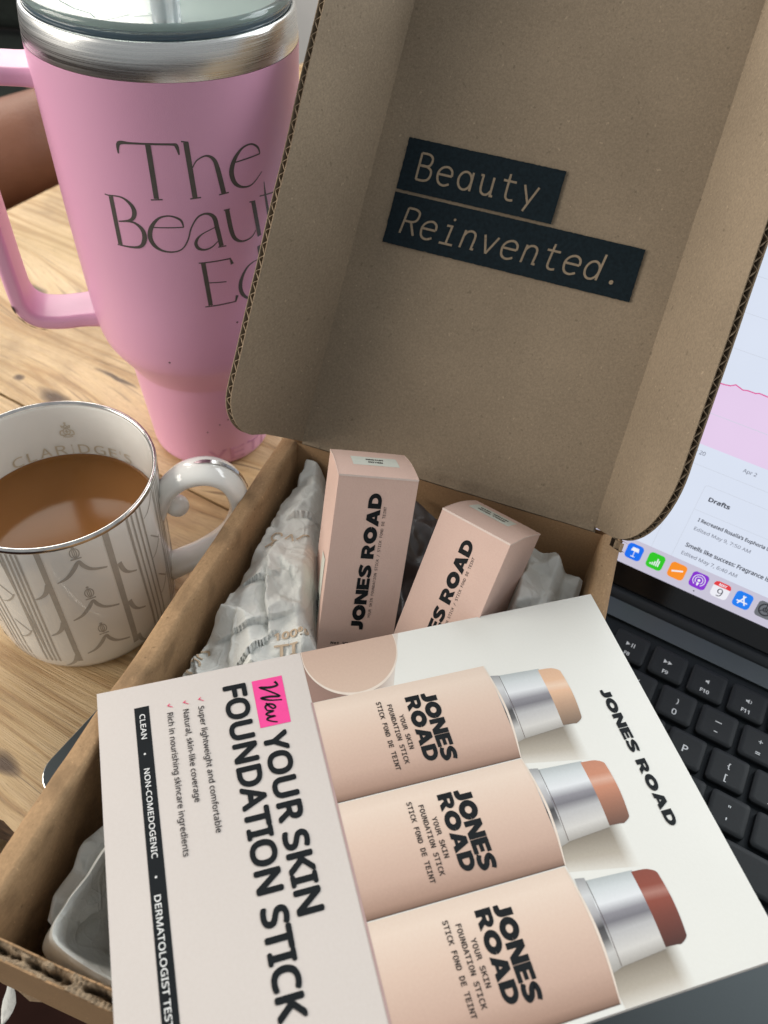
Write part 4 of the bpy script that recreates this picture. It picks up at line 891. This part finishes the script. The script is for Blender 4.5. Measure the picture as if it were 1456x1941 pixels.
# ================================================================== STICK CARTONS
SW, SL = 31.8, 86.0
def carton_box(name, R_, o_, label, lines, grp, sx, sy, length):
    m = Matrix([[R_[i][j] for j in range(3)] + [o_[i] * MM] for i in range(3)] + [[0, 0, 0, 1]])
    t = empty(name, m, label, 'carton', grp); L_ = length
    bul = lambda y: 1.15 * math.sin(math.pi * min(1, max(0, y / SW)))
    mb = MB()
    mb.add([(0, 0, 0), (SW, 0, 0), (SW, 0, -L_), (0, 0, -L_)], [(0, 3, 2, 1)]); mb.add([(0, SW, 0), (SW, SW, 0), (SW, SW, -L_), (0, SW, -L_)], [(0, 1, 2, 3)]); mb.add([(0, 0, -L_), (SW, 0, -L_), (SW, SW, -L_), (0, SW, -L_)], [(0, 3, 2, 1)])
    ny = 16
    for x, fl in ((0, False), (SW, True)):
        a = [(x, SW * k / ny, -L_) for k in range(ny + 1)]; b = [(x + (.25 if not fl else -.25) * math.sin(math.pi * k / ny), SW * k / ny, bul(SW * k / ny) - .9 * math.sin(math.pi * k / ny)) for k in range(ny + 1)]
        mb.add(a + b, [((k, ny + 1 + k, ny + 2 + k, k + 1) if not fl else (k + 1, ny + 2 + k, ny + 1 + k, k)) for k in range(ny)], False)
    mb.build('carton_body', M['carton'], t)
    mb = MB(); grid(mb, lambda s, q: (-.15 + s * (SW + .3), q * SW, bul(q * SW) + .1 - (.25 * (abs(2 * s - 1)) ** 6)), 12, 18, True, False); mb.build('top_flap', M['carton'], t)
    mb = MB()
    for x in (-.18, SW + .18): v = [(x, SW * k / ny, bul(SW * k / ny) + h) for h in (-.45, .02) for k in range(ny + 1)]; mb.add(v, [(k, k + 1, ny + 2 + k, ny + 1 + k) for k in range(ny)])
    v = [(SW * k / 20, -.12 - .1 * abs(noise.noise(Vector((k * .7, sx, 1)))), z) for z in (-.55, .25) for k in range(21)]; mb.add(v, [(k, k + 1, 22 + k, 21 + k) for k in range(20)])
    mb.build('scuffed_edge', M['carton_edge'], t)
    ff = lambda x, y, z: (x, -.1 - z, y)
    mb = MB(); heavytext(mb, 'JONES ROAD', lambda x, y, z: ff(18.25 - y, -67.9 + x, z), 0, 61.2, 0, 5.2); mb.build('lettering', M['ink'], t)
    mb = MB(); text(mb, 'YOUR SKIN FOUNDATION STICK / STICK FOND DE TEINT', lambda x, y, z: ff(20.6 - y, -62.1 + x, z), 0, 50, 0, 1.1, MONO); mb.build('small_lettering', M['ink'], t)
    mb = MB(); text(mb, 'Net Wt. 0.31 oz', lambda x, y, z: ff(5.6 + x, -75.1 + y, z), 0, 19, 0, 1.05, MONO, .04); mb.build('weight_lettering', M['ink'], t)
    tf = lambda x, y, h: (x, y, bul(y) + .16 + h)
    mb = MB(); grid(mb, lambda s, q: tf(sx + s * 19, sy + q * 10.5, 0), 4, 8, True, False); stk = mb.build('sticker', M['sticker'], t)
    mb = MB()
    for k, s_ in enumerate(lines): v, fs, asp = normtext(s_, MONO); w_ = min(16, asp * 1.45); text(mb, s_, lambda x, y, z: tf(x, y, .06 + z), sx + 9.5 - w_ / 2, sx + 9.5 + w_ / 2, sy + 5.9 - 3.1 * k, 1.5, MONO, .05)
    mb.build('sticker_lettering', M['ink_soft'], stk)
    lf2 = lambda y, z, h: (-.12 - h, y, z)
    mb = MB(); mb.add([lf2(7.5, -40, 0), lf2(16.5, -40, 0), lf2(16.5, -79, 0), lf2(7.5, -79, 0)], [(0, 1, 2, 3)]); bs = mb.build('barcode_sticker', M['sticker'], t)
    mb = MB(); rr = random.Random(3); z = -58
    while z > -78: w_ = rr.choice((.35, .5, .8)); mb.add([lf2(8.5, z, .1), lf2(15.5, z, .1), lf2(15.5, z - w_, .1), lf2(8.5, z - w_, .1)], [(0, 1, 2, 3)]); z -= w_ + rr.choice((.35, .5, .7))
    mb.build('barcode', M['ink'], bs)
    return t
G_ = 'foundation stick cartons in the mailer box'
carton_box('stick_carton', [[0.8084, -0.5687, -0.1521], [0.5725, 0.6993, 0.428], [-0.137, -0.4331, 0.8909]], (43.4, -77.32, 119.58), 'tall blush carton nearest the mug, left one of the two standing in the mailer', ['MEDIUM', 'MOYEN'], G_, 6.9, 10.5, 86)
carton_box('stick_carton', [[0.9882, 0.1529, 0.0111], [-0.1358, 0.8398, 0.5256], [0.0711, -0.5209, 0.8506]], (80.33, -57.54, 104.49), 'tilted blush carton nearest the laptop screen, right one of the two in the mailer', ['WARM MEDIUM', 'MOYEN CHAUD'], G_, 4.0, 15.0, 84)

# ================================================================== PRINTED BOOKLET
CW, CH = 194.65, 138.2
card = empty('booklet', Matrix.Translation((9.993 * MM, -183.498 * MM, 78.5 * MM)) @ Matrix.Rotation(0.80364, 4, 'Z'), 'glossy printed booklet showing three foundation sticks, lying across the open mailer', 'booklet')
cf = lambda u, v, h=0.0: (u, -v, h)
def cflat(mb, pts, h): mb.add([cf(*p, h) for p in pts], [tuple(range(len(pts)))[::-1]])
mb = MB()
for k, (a, b) in enumerate(((-.55, 0), (-1.15, -.62))):
    v = [cf(x, y, z) for z in (a, b) for x, y in ((0, 0), (CW, 0), (CW, CH - .0 + .35 * k), (0, CH + .35 * k))]
    mb.add(v, [(0, 1, 2, 3), (4, 7, 6, 5), (0, 4, 5, 1), (1, 5, 6, 2), (2, 6, 7, 3), (3, 7, 4, 0)])
mb.build('cover', M['card'], card)
IL = 73.45
mb = MB(); cflat(mb, [(IL, 0), (CW, 0), (CW, CH), (IL, CH)], .04); mb.build('photo_panel', M['card_photo'], card)
def quad(mb, c4, h, nx=24, ny=1, bow=0.0, flipuv=False):
    """printed patch between four corners (top-left, top-right, bottom-right, bottom-left); bow rounds its right edge"""
    a, b, c_, d_ = [Vector(p) for p in c4]
    def fn(s, t):
        q = a.lerp(b, s).lerp(d_.lerp(c_, s), t); q.x += bow * math.sin(math.pi * t) * s; return cf(q.x, q.y, h)
    return grid(mb, fn, 6, nx, False, True, True)
BODY = [(0.0, (220, 200, 183)), (.12, (227, 207, 190)), (.4, (216, 190, 172)), (.75, (196, 166, 149)), (.93, (166, 135, 118)), (.985, (132, 104, 88)), (1.0, (70, 50, 40))]
METAL = [(0.0, (172, 178, 178)), (.14, (204, 209, 210)), (.30, (222, 224, 226)), (.43, (138, 136, 142)), (.52, (116, 114, 120)), (.64, (182, 181, 181)), (.85, (206, 203, 198)), (1.0, (160, 155, 148))]
RING = [(0.0, (150, 150, 150)), (.2, (205, 206, 206)), (.42, (168, 166, 168)), (.56, (64, 62, 64)), (.68, (96, 94, 94)), (.82, (196, 194, 190)), (1.0, (160, 156, 150))]
def bullet(c): d_ = [tuple(int(x * k) for x in c) for k in (.96, 1.0, .84, .66, .52)]; hi = tuple(int(x + (255 - x) * .28) for x in c); return [(0, d_[0]), (.22, d_[1]), (.32, hi), (.42, d_[1]), (.62, d_[2]), (.85, d_[3]), (1, d_[4])]
MB_BODY = uvramp('printed_body', BODY); MB_MET = uvramp('printed_metal', METAL); MB_RING = uvramp('printed_ring', RING)
SHAD = printfade('printed_cast_shadow', [(0, (112, 103, 90)), (.3, (138, 129, 115)), (.7, (176, 167, 153)), (1, (214, 209, 199))], .80, (0.755, 0.75, 0.70))
SHADX = uvramp('printed_soft_shadow', [(0, (190, 182, 170)), (.8, (200, 193, 182)), (1.0, (226, 221, 212))], 'X')
BACK = uvramp('printed_back_tone', [(0, (150, 120, 108)), (.3, (140, 112, 100)), (.7, (162, 136, 122)), (1, (214, 204, 194))], 'X')
DISC = uvramp('printed_disc', [(0, (196, 168, 150)), (1, (208, 182, 163))], 'Y')
EDGE = plain('printed_pale_edge', lin((226, 212, 198)), .35); SEAM = plain('printed_dark_seam', lin((74, 54, 46)), .35)
# the end of a fourth stick, cut by the booklet's edge
mb = MB(); cflat(mb, [(IL, 0), (112, 0), (110.5, 12), (107, 19), (100, 21.4), (IL, 21.5)], .06); mb.v = mb.v
o = MB(); quad(o, [(IL, 0), (112, 0), (104, 21.6), (IL, 21.6)], .06); o.build('printed_shadow', BACK, card)
mb = MB(); cs = [(91.7 + 18.3 * math.cos(t * math.pi / 40), 2.6 + 18.9 * math.sin(t * math.pi / 40)) for t in range(-4, 45)]
cs = [(max(IL + .1, x), max(0, y)) for x, y in cs]
cflat(mb, [(x, y + .7) if y > 1 else (x, y) for x, y in cs], .08); mb.build('printed_disc_edge', EDGE, card)
mb = MB(); n = len(cs); mb.add([cf(91.7 + (x - 91.7) * .985, y * .985, .10) for x, y in cs], [tuple(range(n))[::-1]], False, [(0, y / 22) for x, y in cs]); mb.build('printed_disc', DISC, card)
sticks = [dict(v0=21.7, v1=59.5, x1=139.2, col=(26.6, 53.2), b=(224, 182, 148), c0=27.2, c1=52.8),
          dict(v0=59.8, v1=96.9, x1=139.2, col=(64.2, 90.6), b=(196, 132, 102), c0=65.2, c1=90.0),
          dict(v0=97.2, v1=136.6, x1=138.7, col=(101.6, 128.2), b=(138, 66, 48), c0=103.0, c1=127.7)]
for k, q in enumerate(sticks):
    v0, v1, x1 = q['v0'], q['v1'], q['x1']; a, b = q['col']
    o = MB(); quad(o, [(138.5, b - 4), (163.2, q['c1'] - 3), (163.2, v1 + (6.4 if k < 2 else 1.5)), (139.5, v1 + (2.2 if k < 2 else 1.5))], .06, 16); sh = o.build('printed_shadow', SHAD, card)
    o = MB(); quad(o, [(IL, v0), (x1, v0), (x1, v1), (IL, v1)], .10, 30, 1, 1.9); st = o.build('printed_stick', MB_BODY, card)
    o = MB(); e = [(x1 + 1.9 * math.sin(math.pi * t / 20), v0 + (v1 - v0) * t / 20) for t in range(21)]
    v, fs = ribbon(e, [.35 + .5 * math.sin(math.pi * t / 20) for t in range(21)]); o.add([cf(*p, .16) for p in v], fs); o.build('printed_lip', EDGE, st)
    o = MB(); quad(o, [(140.3, a - .2), (143.4, a + .3), (143.4, b - .2), (140.3, b + .6)], .12, 24, 1, .6); o.build('printed_ring', MB_RING, st)
    o = MB(); quad(o, [(143.3, q['c0'] - .2), (159.4, q['c0'] + .6), (159.0, q['c1'] - .7), (143.3, q['c1'] + .3)], .14, 30, 1, .5); o.build('printed_collar', MB_MET, st)
    o = MB(); v, fs = ribbon([(143.5, q['c0']), (144.0, (q['c0'] + q['c1']) / 2), (143.5, q['c1'])], .18, 6); o.add([cf(*p, .17) for p in v], fs); o.build('printed_seam', SEAM, st)
    o = MB(); w0, w1 = q['c0'] + 1.0, q['c1'] - 1.2
    def bf(s, t, w0=w0, w1=w1):
        x = 158.9 + .45 * math.sin(math.pi * t) + s * (8.0 - .3 * t) ; y = w0 + (w1 - w0) * t
        if s > .5:
            c_ = (s - .5) * 2; e_ = max(0, 1 - min(t, 1 - t) / .09); x -= c_ * e_ * e_ * 2.6; 
        return cf(x + s * .6 * math.sin(math.pi * t), y + s * .5, .145)
    grid(o, bf, 8, 40, False, True, True); o.build('printed_bullet', uvramp('printed_bullet_ink', bullet(q['b'])), st)
    JX = [(112.3, 117.9, 27.4, 54.3), (112.1, 118.0, 65.0, 92.0), (112.0, 117.6, 102.3, 129.6)][k]
    RX = [(106.3, 111.6, 27.5, 53.0), (106.3, 111.4, 65.0, 90.8), (106.1, 111.1, 102.3, 128.5)][k]
    o = MB(); m3 = lambda b0: (lambda x, y, z: cf(b0 + y, x, .2 + z))
    heavytext(o, 'JONES', m3(JX[0]), JX[2], JX[3], 0, JX[1] - JX[0], 0, .03); heavytext(o, 'ROAD', m3(RX[0]), RX[2], RX[3], 0, RX[1] - RX[0], 0, .03); o.build('printed_lettering', M['ink'], st)
    o = MB(); dv = [0, 38.0, 75.6][k]
    text(o, 'YOUR SKIN', m3(102.4), 33.7 + dv, 47.1 + dv, 0, 1.6, MONO, .03); text(o, 'FOUNDATION STICK', m3(99.3), 28.9 + dv, 51.9 + dv, 0, 1.6, MONO, .03); text(o, 'STICK FOND DE TEINT', m3(95.7), 27.0 + dv, 53.4 + dv, 0, 1.6, MONO, .03)
    o.build('printed_small_lettering', M['ink_soft'], st)
o = MB(); quad(o, [(IL - .5, 21.4), (IL + .25, 21.4), (IL + .15, CH), (IL - .6, CH)], .18, 4); o.build('printed_photo_edge', plain('printed_mauve_edge', lin((178, 150, 146)), .4), card)
m3 = lambda b0, h=.2: (lambda x, y, z: cf(b0 + y, x, h + z))
o = MB(); heavytext(o, 'JONES ROAD', m3(178.1), 41.8, 94.2, 0, 3.75, 0, .05, .42); o.build('printed_heading', M['ink'], card)
o = MB(); text(o, 'YOUR SKIN', m3(54.4), 29.6, 89.9, 0, 7.5, SANS, .06); text(o, 'FOUNDATION STICK', m3(43.7), 8.2, 115.9, 0, 7.5, SANS, .06); o.build('printed_headline', M['ink'], card)
o = MB(); cflat(o, [(53.85, 7.9), (64.9, 7.9), (64.6, 26.9), (53.8, 26.9)], .1); pk = o.build('printed_pink_square', M['pink_print'], card)
# brush-script "New": strokes in a local frame (x along the booklet's writing direction, y up)
o = MB(); nw = [([(.02, .98), (.10, .72), (.16, .35), (.18, .10), (.24, .40), (.36, .72), (.37, .40), (.40, .12), (.45, .45), (.52, 1.02)], [.10, .09, .10, .09, .07, .08, .10, .10, .07, .05]),
                ([(.50, .26), (.58, .36), (.66, .50), (.64, .62), (.57, .54), (.54, .34), (.59, .20), (.68, .24)], [.06, .07, .07, .07, .08, .09, .08, .05]),
                ([(.68, .24), (.72, .48), (.74, .26), (.77, .18), (.82, .34), (.84, .50), (.85, .26), (.89, .18), (.95, .36), (.99, .58)], [.06, .08, .09, .07, .06, .08, .09, .07, .06, .05])]
nw = [([(.03, .80), (.13, .88), (.15, .55), (.11, .15), (.22, .45), (.40, .88), (.37, .48), (.37, .12), (.45, .42), (.50, .95)], nw[0][1]), nw[1], nw[2]]
for k, (pts, w) in enumerate(nw): v, fs = ribbon([(9.3 + a * 16.8, 55.2 + b * 8.4) for a, b in pts], [x * 9.0 for x in w], 6); o.add([cf(q[1], q[0], .2 + .01 * k) for q in v], fs)
o.build('printed_script', M['ink'], pk)
o = MB()
for s_, b0, e in (('Super lightweight and comfortable', 34.0, 59.4), ('Natural, skin-like coverage', 28.7, 47.8), ('Rich in nourishing skincare ingredients', 23.2, 64.3)): text(o, s_, m3(b0), 13.5, e, 0, 1.95, SANS, .012)
o.build('printed_bullet_points', M['ink_thin'], card)
o = MB()
for b0 in (35.2, 29.9, 24.4): v, fs = ribbon([(10.0, b0 + .1), (10.6, b0 - .7), (11.6, b0 + 1.0)], [.28, .32, .2]); o.add([cf(q[1], q[0], .2) for q in v], fs)
o.build('printed_tick', M['check'], card)
o = MB(); cflat(o, [(12.25, 8.95), (17.3, 8.95), (17.3, CH - .4), (12.5, CH - .4)], .1); bar = o.build('printed_bar', M['ink'], card)
o = MB(); text(o, 'CLEAN', m3(13.9), 11.9, 21.4, 0, 1.8, SANS, .02); text(o, 'NON-COMEDOGENIC', m3(13.8), 32.4, 62.4, 0, 1.75, SANS, .02); text(o, 'DERMATOLOGIST TESTED', m3(13.5), 73.6, 113.5, 0, 1.85, SANS, .02)
for v_ in (27.0, 68.2): v, fs = ring2(v_, 14.5, .18, .18, .36, 10); o.add([cf(q[1], q[0], .21) for q in v], fs)
o.build('printed_bar_lettering', M['white_print'], bar)

# ================================================================== TISSUE, SHADED SHEET AND PAPER SCRAP
from mathutils.geometry import delaunay_2d_cdt
import numpy as np
class Crumple:
    """creased sheet: heights interpolated linearly over randomly scattered points, at several scales"""
    def __init__(s, u0, u1, v0, v1, seed, layers):
        s.step = 0.5; s.u0, s.v0 = u0 - 4, v0 - 4; nu = int((u1 - u0 + 8) / s.step) + 1; nv = int((v1 - v0 + 8) / s.step) + 1
        s.g = np.zeros((nv, nu)); rr = random.Random(seed)
        U = s.u0 + np.arange(nu) * s.step; V = s.v0 + np.arange(nv) * s.step
        for (sp, amp, asp) in layers:
            pts = []; a = rr.uniform(0, math.pi)
            y = v0 - 40
            while y < v1 + 40:
                x = u0 - 40
                while x < u1 + 40: pts.append((x + rr.uniform(-.48, .48) * sp, y + rr.uniform(-.48, .48) * sp * asp)); x += sp
                y += sp * asp
            hs = [rr.uniform(-1, 1) * amp for _ in pts]
            ca, sa = math.cos(a) , math.sin(a)
            out = delaunay_2d_cdt([Vector(q) for q in pts], [], [], 0, 1e-4)
            vs = out[0]; orig = out[3]
            H_ = [hs[o[0]] if o else 0 for o in orig]
            for t in out[2]:
                A, B, C_ = [vs[k] for k in t]; ha, hb, hc = [H_[k] for k in t]
                i0 = max(0, int((min(A.x, B.x, C_.x) - s.u0) / s.step)); i1 = min(nu, int((max(A.x, B.x, C_.x) - s.u0) / s.step) + 2)
                j0 = max(0, int((min(A.y, B.y, C_.y) - s.v0) / s.step)); j1 = min(nv, int((max(A.y, B.y, C_.y) - s.v0) / s.step) + 2)
                if i0 >= i1 or j0 >= j1: continue
                X, Y = np.meshgrid(U[i0:i1], V[j0:j1]); d_ = (B.y - C_.y) * (A.x - C_.x) + (C_.x - B.x) * (A.y - C_.y)
                if abs(d_) < 1e-9: continue
                l1 = ((B.y - C_.y) * (X - C_.x) + (C_.x - B.x) * (Y - C_.y)) / d_; l2 = ((C_.y - A.y) * (X - C_.x) + (A.x - C_.x) * (Y - C_.y)) / d_; l3 = 1 - l1 - l2
                m_ = (l1 >= -1e-6) & (l2 >= -1e-6) & (l3 >= -1e-6); h = l1 * ha + l2 * hb + l3 * hc
                if 'cur' not in s.__dict__ or s.cur.shape != s.g.shape: s.cur = np.zeros_like(s.g)
                s.cur[j0:j1, i0:i1][m_] = h[m_]
            s.g += s.cur; s.cur = np.zeros_like(s.g)
    def __call__(s, u, v):
        x = (u - s.u0) / s.step; y = (v - s.v0) / s.step; i = min(max(int(x), 0), s.g.shape[1] - 2); j = min(max(int(y), 0), s.g.shape[0] - 2); fx = min(1, max(0, x - i)); fy = min(1, max(0, y - j))
        return float((s.g[j, i] * (1 - fx) + s.g[j, i + 1] * fx) * (1 - fy) + (s.g[j + 1, i] * (1 - fx) + s.g[j + 1, i + 1] * fx) * fy)
CR1 = Crumple(0, 68, -146, 0, 4, [(19, 8.0, 1.8), (10, 4.2, 1.5), (5, 1.3, 1)])
CR2 = Crumple(106, 146, -68, 0, 9, [(13, 6.0, 1.4), (7, 2.6, 1), (3.5, .7, 1)])
CR3 = Crumple(-20, 150, -300, -120, 14, [(15, 3.2, 1.3), (7.5, 1.4, 1), (4, .5, 1)])
sst = lambda a, b, x: (lambda t: t * t * (3 - 2 * t))(min(1, max(0, (x - a) / (b - a))))
FOLDS = [((12, -58), (31, -97), 2.4), ((7, -103), (35, -83), 2.0), ((18, -128), (34, -92), 2.6), ((7, -78), (23, -70), 2.0), ((12, -42), (27, -31), 2.2), ((28, -122), (50, -99), 2.4), ((4, -114), (24, -131), 2.2), ((14, -88), (20, -116), 1.8), ((20, -60), (30, -72), 1.8)]
def stepfold(u, v):
    h = 0
    for k, ((a, b), (c_, d_), A) in enumerate(FOLDS):
        L_ = math.hypot(c_ - a, d_ - b); tx_, ty_ = (c_ - a) / L_, (d_ - b) / L_; s = ((u - a) * tx_ + (v - b) * ty_) / L_
        if s < -.1 or s > 1.1: continue
        e = -(u - a) * ty_ + (v - b) * tx_ + 2.0 * math.sin(s * 3 + k) + .8 * noise.noise(Vector((s * 6, k, 0))); f_ = max(0, math.sin(math.pi * min(1, max(0, s)))) ** .6
        h += f_ * A * (math.exp(-e / 5.0) if e > 0 else -1.1 * math.exp(e / 2.2))
    return h
def th1(u, v):
    h = 45 + 5 * sst(-55, -15, v) + 3.5 * sst(-95, -120, v) + CR1(u, v) + stepfold(u, v)
    edge = 1.2 + 1.5 * (1 + noise.noise(Vector((v * .05, 1, 0)))) + .9 * noise.noise(Vector((v * .25, 3, 0)))
    h -= 40 * (1 - sst(edge - 2.0, edge + 2.4, u)) + 3 * (1 - sst(edge, edge + 12, u))
    # falls away under the left carton
    lim = 23 + (-26 - v) * .33 if v > -88 else 44 + (-88 - v) * 1.4
    h -= 26 * sst(lim - 6, lim + 9, u)
    return max(4, min(57.5, h))
mb = MB(); grid(mb, lambda s, t: (.4 + s * 66, -145 + t * 143, th1(.4 + s * 66, -145 + t * 143)), 110, 230, True, False)
def at_box(mbx, name, mat, label, cat, group=None):
    o = mbx.build(name, mat); o.matrix_world = at(-5.585, -33.958, 17.2, 0.18); return tag(o, label, cat, group)
for i in range(len(mb.smooth)): mb.smooth[i] = True
tis = at_box(mb, 'tissue_paper', M['tissue'], 'big crumpled white tissue with tan print between the left box wall and left carton', 'tissue paper', 'crumpled tissue paper in the mailer')
mb = MB()
def ttext(s, org, ax, up, L_, h_, f_=SANS, bold=.04):
    ax = Vector(ax).normalized(); up = Vector(up).normalized()
    def fn(x, y, z): p = Vector(org) + ax * x + up * y; return (p.x, p.y, th1(p.x, p.y) + .55 + z)
    text(mb, s, fn, 0, L_, 0, h_, f_, bold)
ttext('100%', (33.2, -98.6), (12.7, 6.0), (-2.3, 5.0), 13.6, 5.0); mb.build('tan_lettering', M['tan_print'], tis); mb = MB()
ttext('TI', (36.2, -105.2), (12.7, 6.0), (-2.3, 5.0), 9, 4.6); mb.build('tan_lettering', M['tan_print'], tis)
def tstroke(pts, w):
    mb = MB(); v, fs = ribbon(pts, w, 5); mb.add([(a, b, th1(a, b) + .6) for a, b in v], fs); mb.build('tan_lettering', M['tan_print'], tis)
for (cx, cy, r_) in ((7.2, -110.5, 2.2), (7.0, -118, 2.6), (11.8, -50.5, 2.2)): tstroke([(cx + r_ * math.cos(t), cy + r_ * 1.2 * math.sin(t)) for t in (0.3, 1.2, 2.2, 3.2, 4.2, 5.2)], .9)
for p, q in (((9, -57), (11.5, -53.5)), ((11.5, -53.5), (12, -57)), ((16, -51), (17, -46.5)), ((17, -46.5), (19.5, -50.5)), ((20.5, -49), (22, -45)), ((22, -45), (24.5, -44))): tstroke([p, ((p[0] + q[0]) / 2, (p[1] + q[1]) / 2), q], .8)
# right-hand tissue behind the tilted carton
def th2(u, v):
    h = 52 + CR2(u, v)
    h -= 42 * (1 - sst(112, 119, u + 1.5 * noise.noise(Vector((v * .1, 0, 0))))) + 14 * sst(130, 137, u) + 26 * sst(-10, -2, v)
    return max(4, min(58, h))
mb = MB(); grid(mb, lambda s, t: (108 + s * 36, -66 + t * 64, th2(108 + s * 36, -66 + t * 64)), 70, 110, True, False)
at_box(mb, 'tissue_paper', M['tissue'], 'small crumpled white tissue wad between the tilted carton and the right box wall', 'tissue paper', 'crumpled tissue paper in the mailer')
# near corner: a rolled lip of tissue open like a cup
lip = [(46, -176), (33, -172.5), (22.5, -178), (17.6, -190), (16.2, -203), (15.2, -212), (15.6, -218), (19, -221.6), (30, -223.6), (46, -224.4), (70, -224.2), (100, -223.5)]
lp = smoothp(lip, 6); cen = Vector((52, -199))
def lipf(s, t):
    x = s * (len(lp) - 1); i = min(int(x), len(lp) - 2); p = lp[i].lerp(lp[i + 1], x - i); d_ = (cen - p); d_ = d_.normalized() if p.x < 52 else Vector((0, 1))
    rows = [(-7.5, 6), (-6.2, 26), (-3.6, 40), (-1.2, 48.6), (0.0, 50.2), (.9, 48.8), (2.6, 42), (7.5, 32), (12, 20), (18, 12), (26, 8)]
    y = t * (len(rows) - 1); j = min(int(y), len(rows) - 2); a, b = rows[j], rows[j + 1]; o_ = a[0] + (b[0] - a[0]) * (y - j); z = a[1] + (b[1] - a[1]) * (y - j)
    amp = min(1, abs(o_) / 6)
    o_ += amp * .9 * CR3(p.x * 1.1 + z * .9, p.y - 30 + z * .5) + amp * 1.2 * noise.noise(Vector((p.x * .08, p.y * .08, z * .05))) + amp * .28 * CR3(p.x + z * .6, p.y + z * .3); z += 1.3 * noise.noise(Vector((p.x * .09, p.y * .09, 4))) + .35 * CR3(p.x * 1.3, p.y * 1.3 + 40) * (1 if z > 20 else .4)
    q = p + d_ * o_; return (max(0.6, q.x), max(-226.6, q.y), max(3.0, z))
mb = MB(); grid(mb, lipf, 150, 60, True, False)
at_box(mb, 'tissue_paper', M['tissue'], 'smooth white tissue rolled into an open cup in the near left box corner', 'tissue paper', 'crumpled tissue paper in the mailer')
mb = MB(); sp = smoothp([(19, -172), (11.5, -180), (6.5, -185.5), (3.4, -192.5), (4.6, -199), (3.2, -206.5), (5.0, -214)], 8)
def frill(s, t):
    x = s * (len(sp) - 1); i = min(int(x), len(sp) - 2); p = sp[i].lerp(sp[i + 1], x - i)
    c_ = CR3(s * 60 + 10, -200 + t * 14); z = 45 - 13 * s + 1.2 * noise.noise(Vector((s * 7, 2, 0)))
    u = p.x + t * 10 + .5 * c_; v = p.y - t * 2 + .3 * c_
    prof = -13 * max(0, 1 - t / .12) + 1.6 * math.sin(math.pi * min(1, t / .5)) - 8 * max(0, t - .55)
    return (max(.7, u), v, max(4, z + prof + .8 * c_))
grid(mb, frill, 90, 26, True, False)
at_box(mb, 'tissue_paper', M['tissue'], 'ruffled edge of tissue along the left box wall beside the rolled tissue cup', 'tissue paper', 'crumpled tissue paper in the mailer')
# tissue between the cartons, its shade put in as dark colour
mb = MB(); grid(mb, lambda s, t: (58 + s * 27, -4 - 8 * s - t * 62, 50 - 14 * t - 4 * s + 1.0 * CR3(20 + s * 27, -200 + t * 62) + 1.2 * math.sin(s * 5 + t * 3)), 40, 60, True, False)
at_box(mb, 'shaded_tissue_sheet', M['shaded_tissue'], 'crinkled tissue between the two blush cartons, coloured dark for its shade', 'shaded_tissue')
# white scrap hanging below the front wall
mb = MB(); sc_ = [(26.5, -261.2, 15.6, .9), (28.6, -262.6, 14.6, 1.8), (30.2, -264.4, 13.2, 3.6), (31.4, -266.6, 11.8, 5.0), (32.2, -268.8, 10.6, 4.4), (33.0, -271.0, 9.6, 2.8), (33.6, -273.0, 9.0, .6)]
v = []
for k, (x, y, z, w) in enumerate(sc_):
    for s_ in (-1, 0, 1): v.append((x + s_ * w * .5 * .9, y + s_ * w * .5 * .35, z + (.9 - abs(s_)) * .5 * w * .3))
mb.add(v, [q for i in range(len(sc_) - 1) for q in ((3 * i, 3 * i + 1, 3 * i + 4, 3 * i + 3), (3 * i + 1, 3 * i + 2, 3 * i + 5, 3 * i + 4))], True)
o = mb.build('paper_scrap', M['tissue']); tag(o, 'small white leaf shaped paper scrap dangling under the near box corner', 'paper scrap')
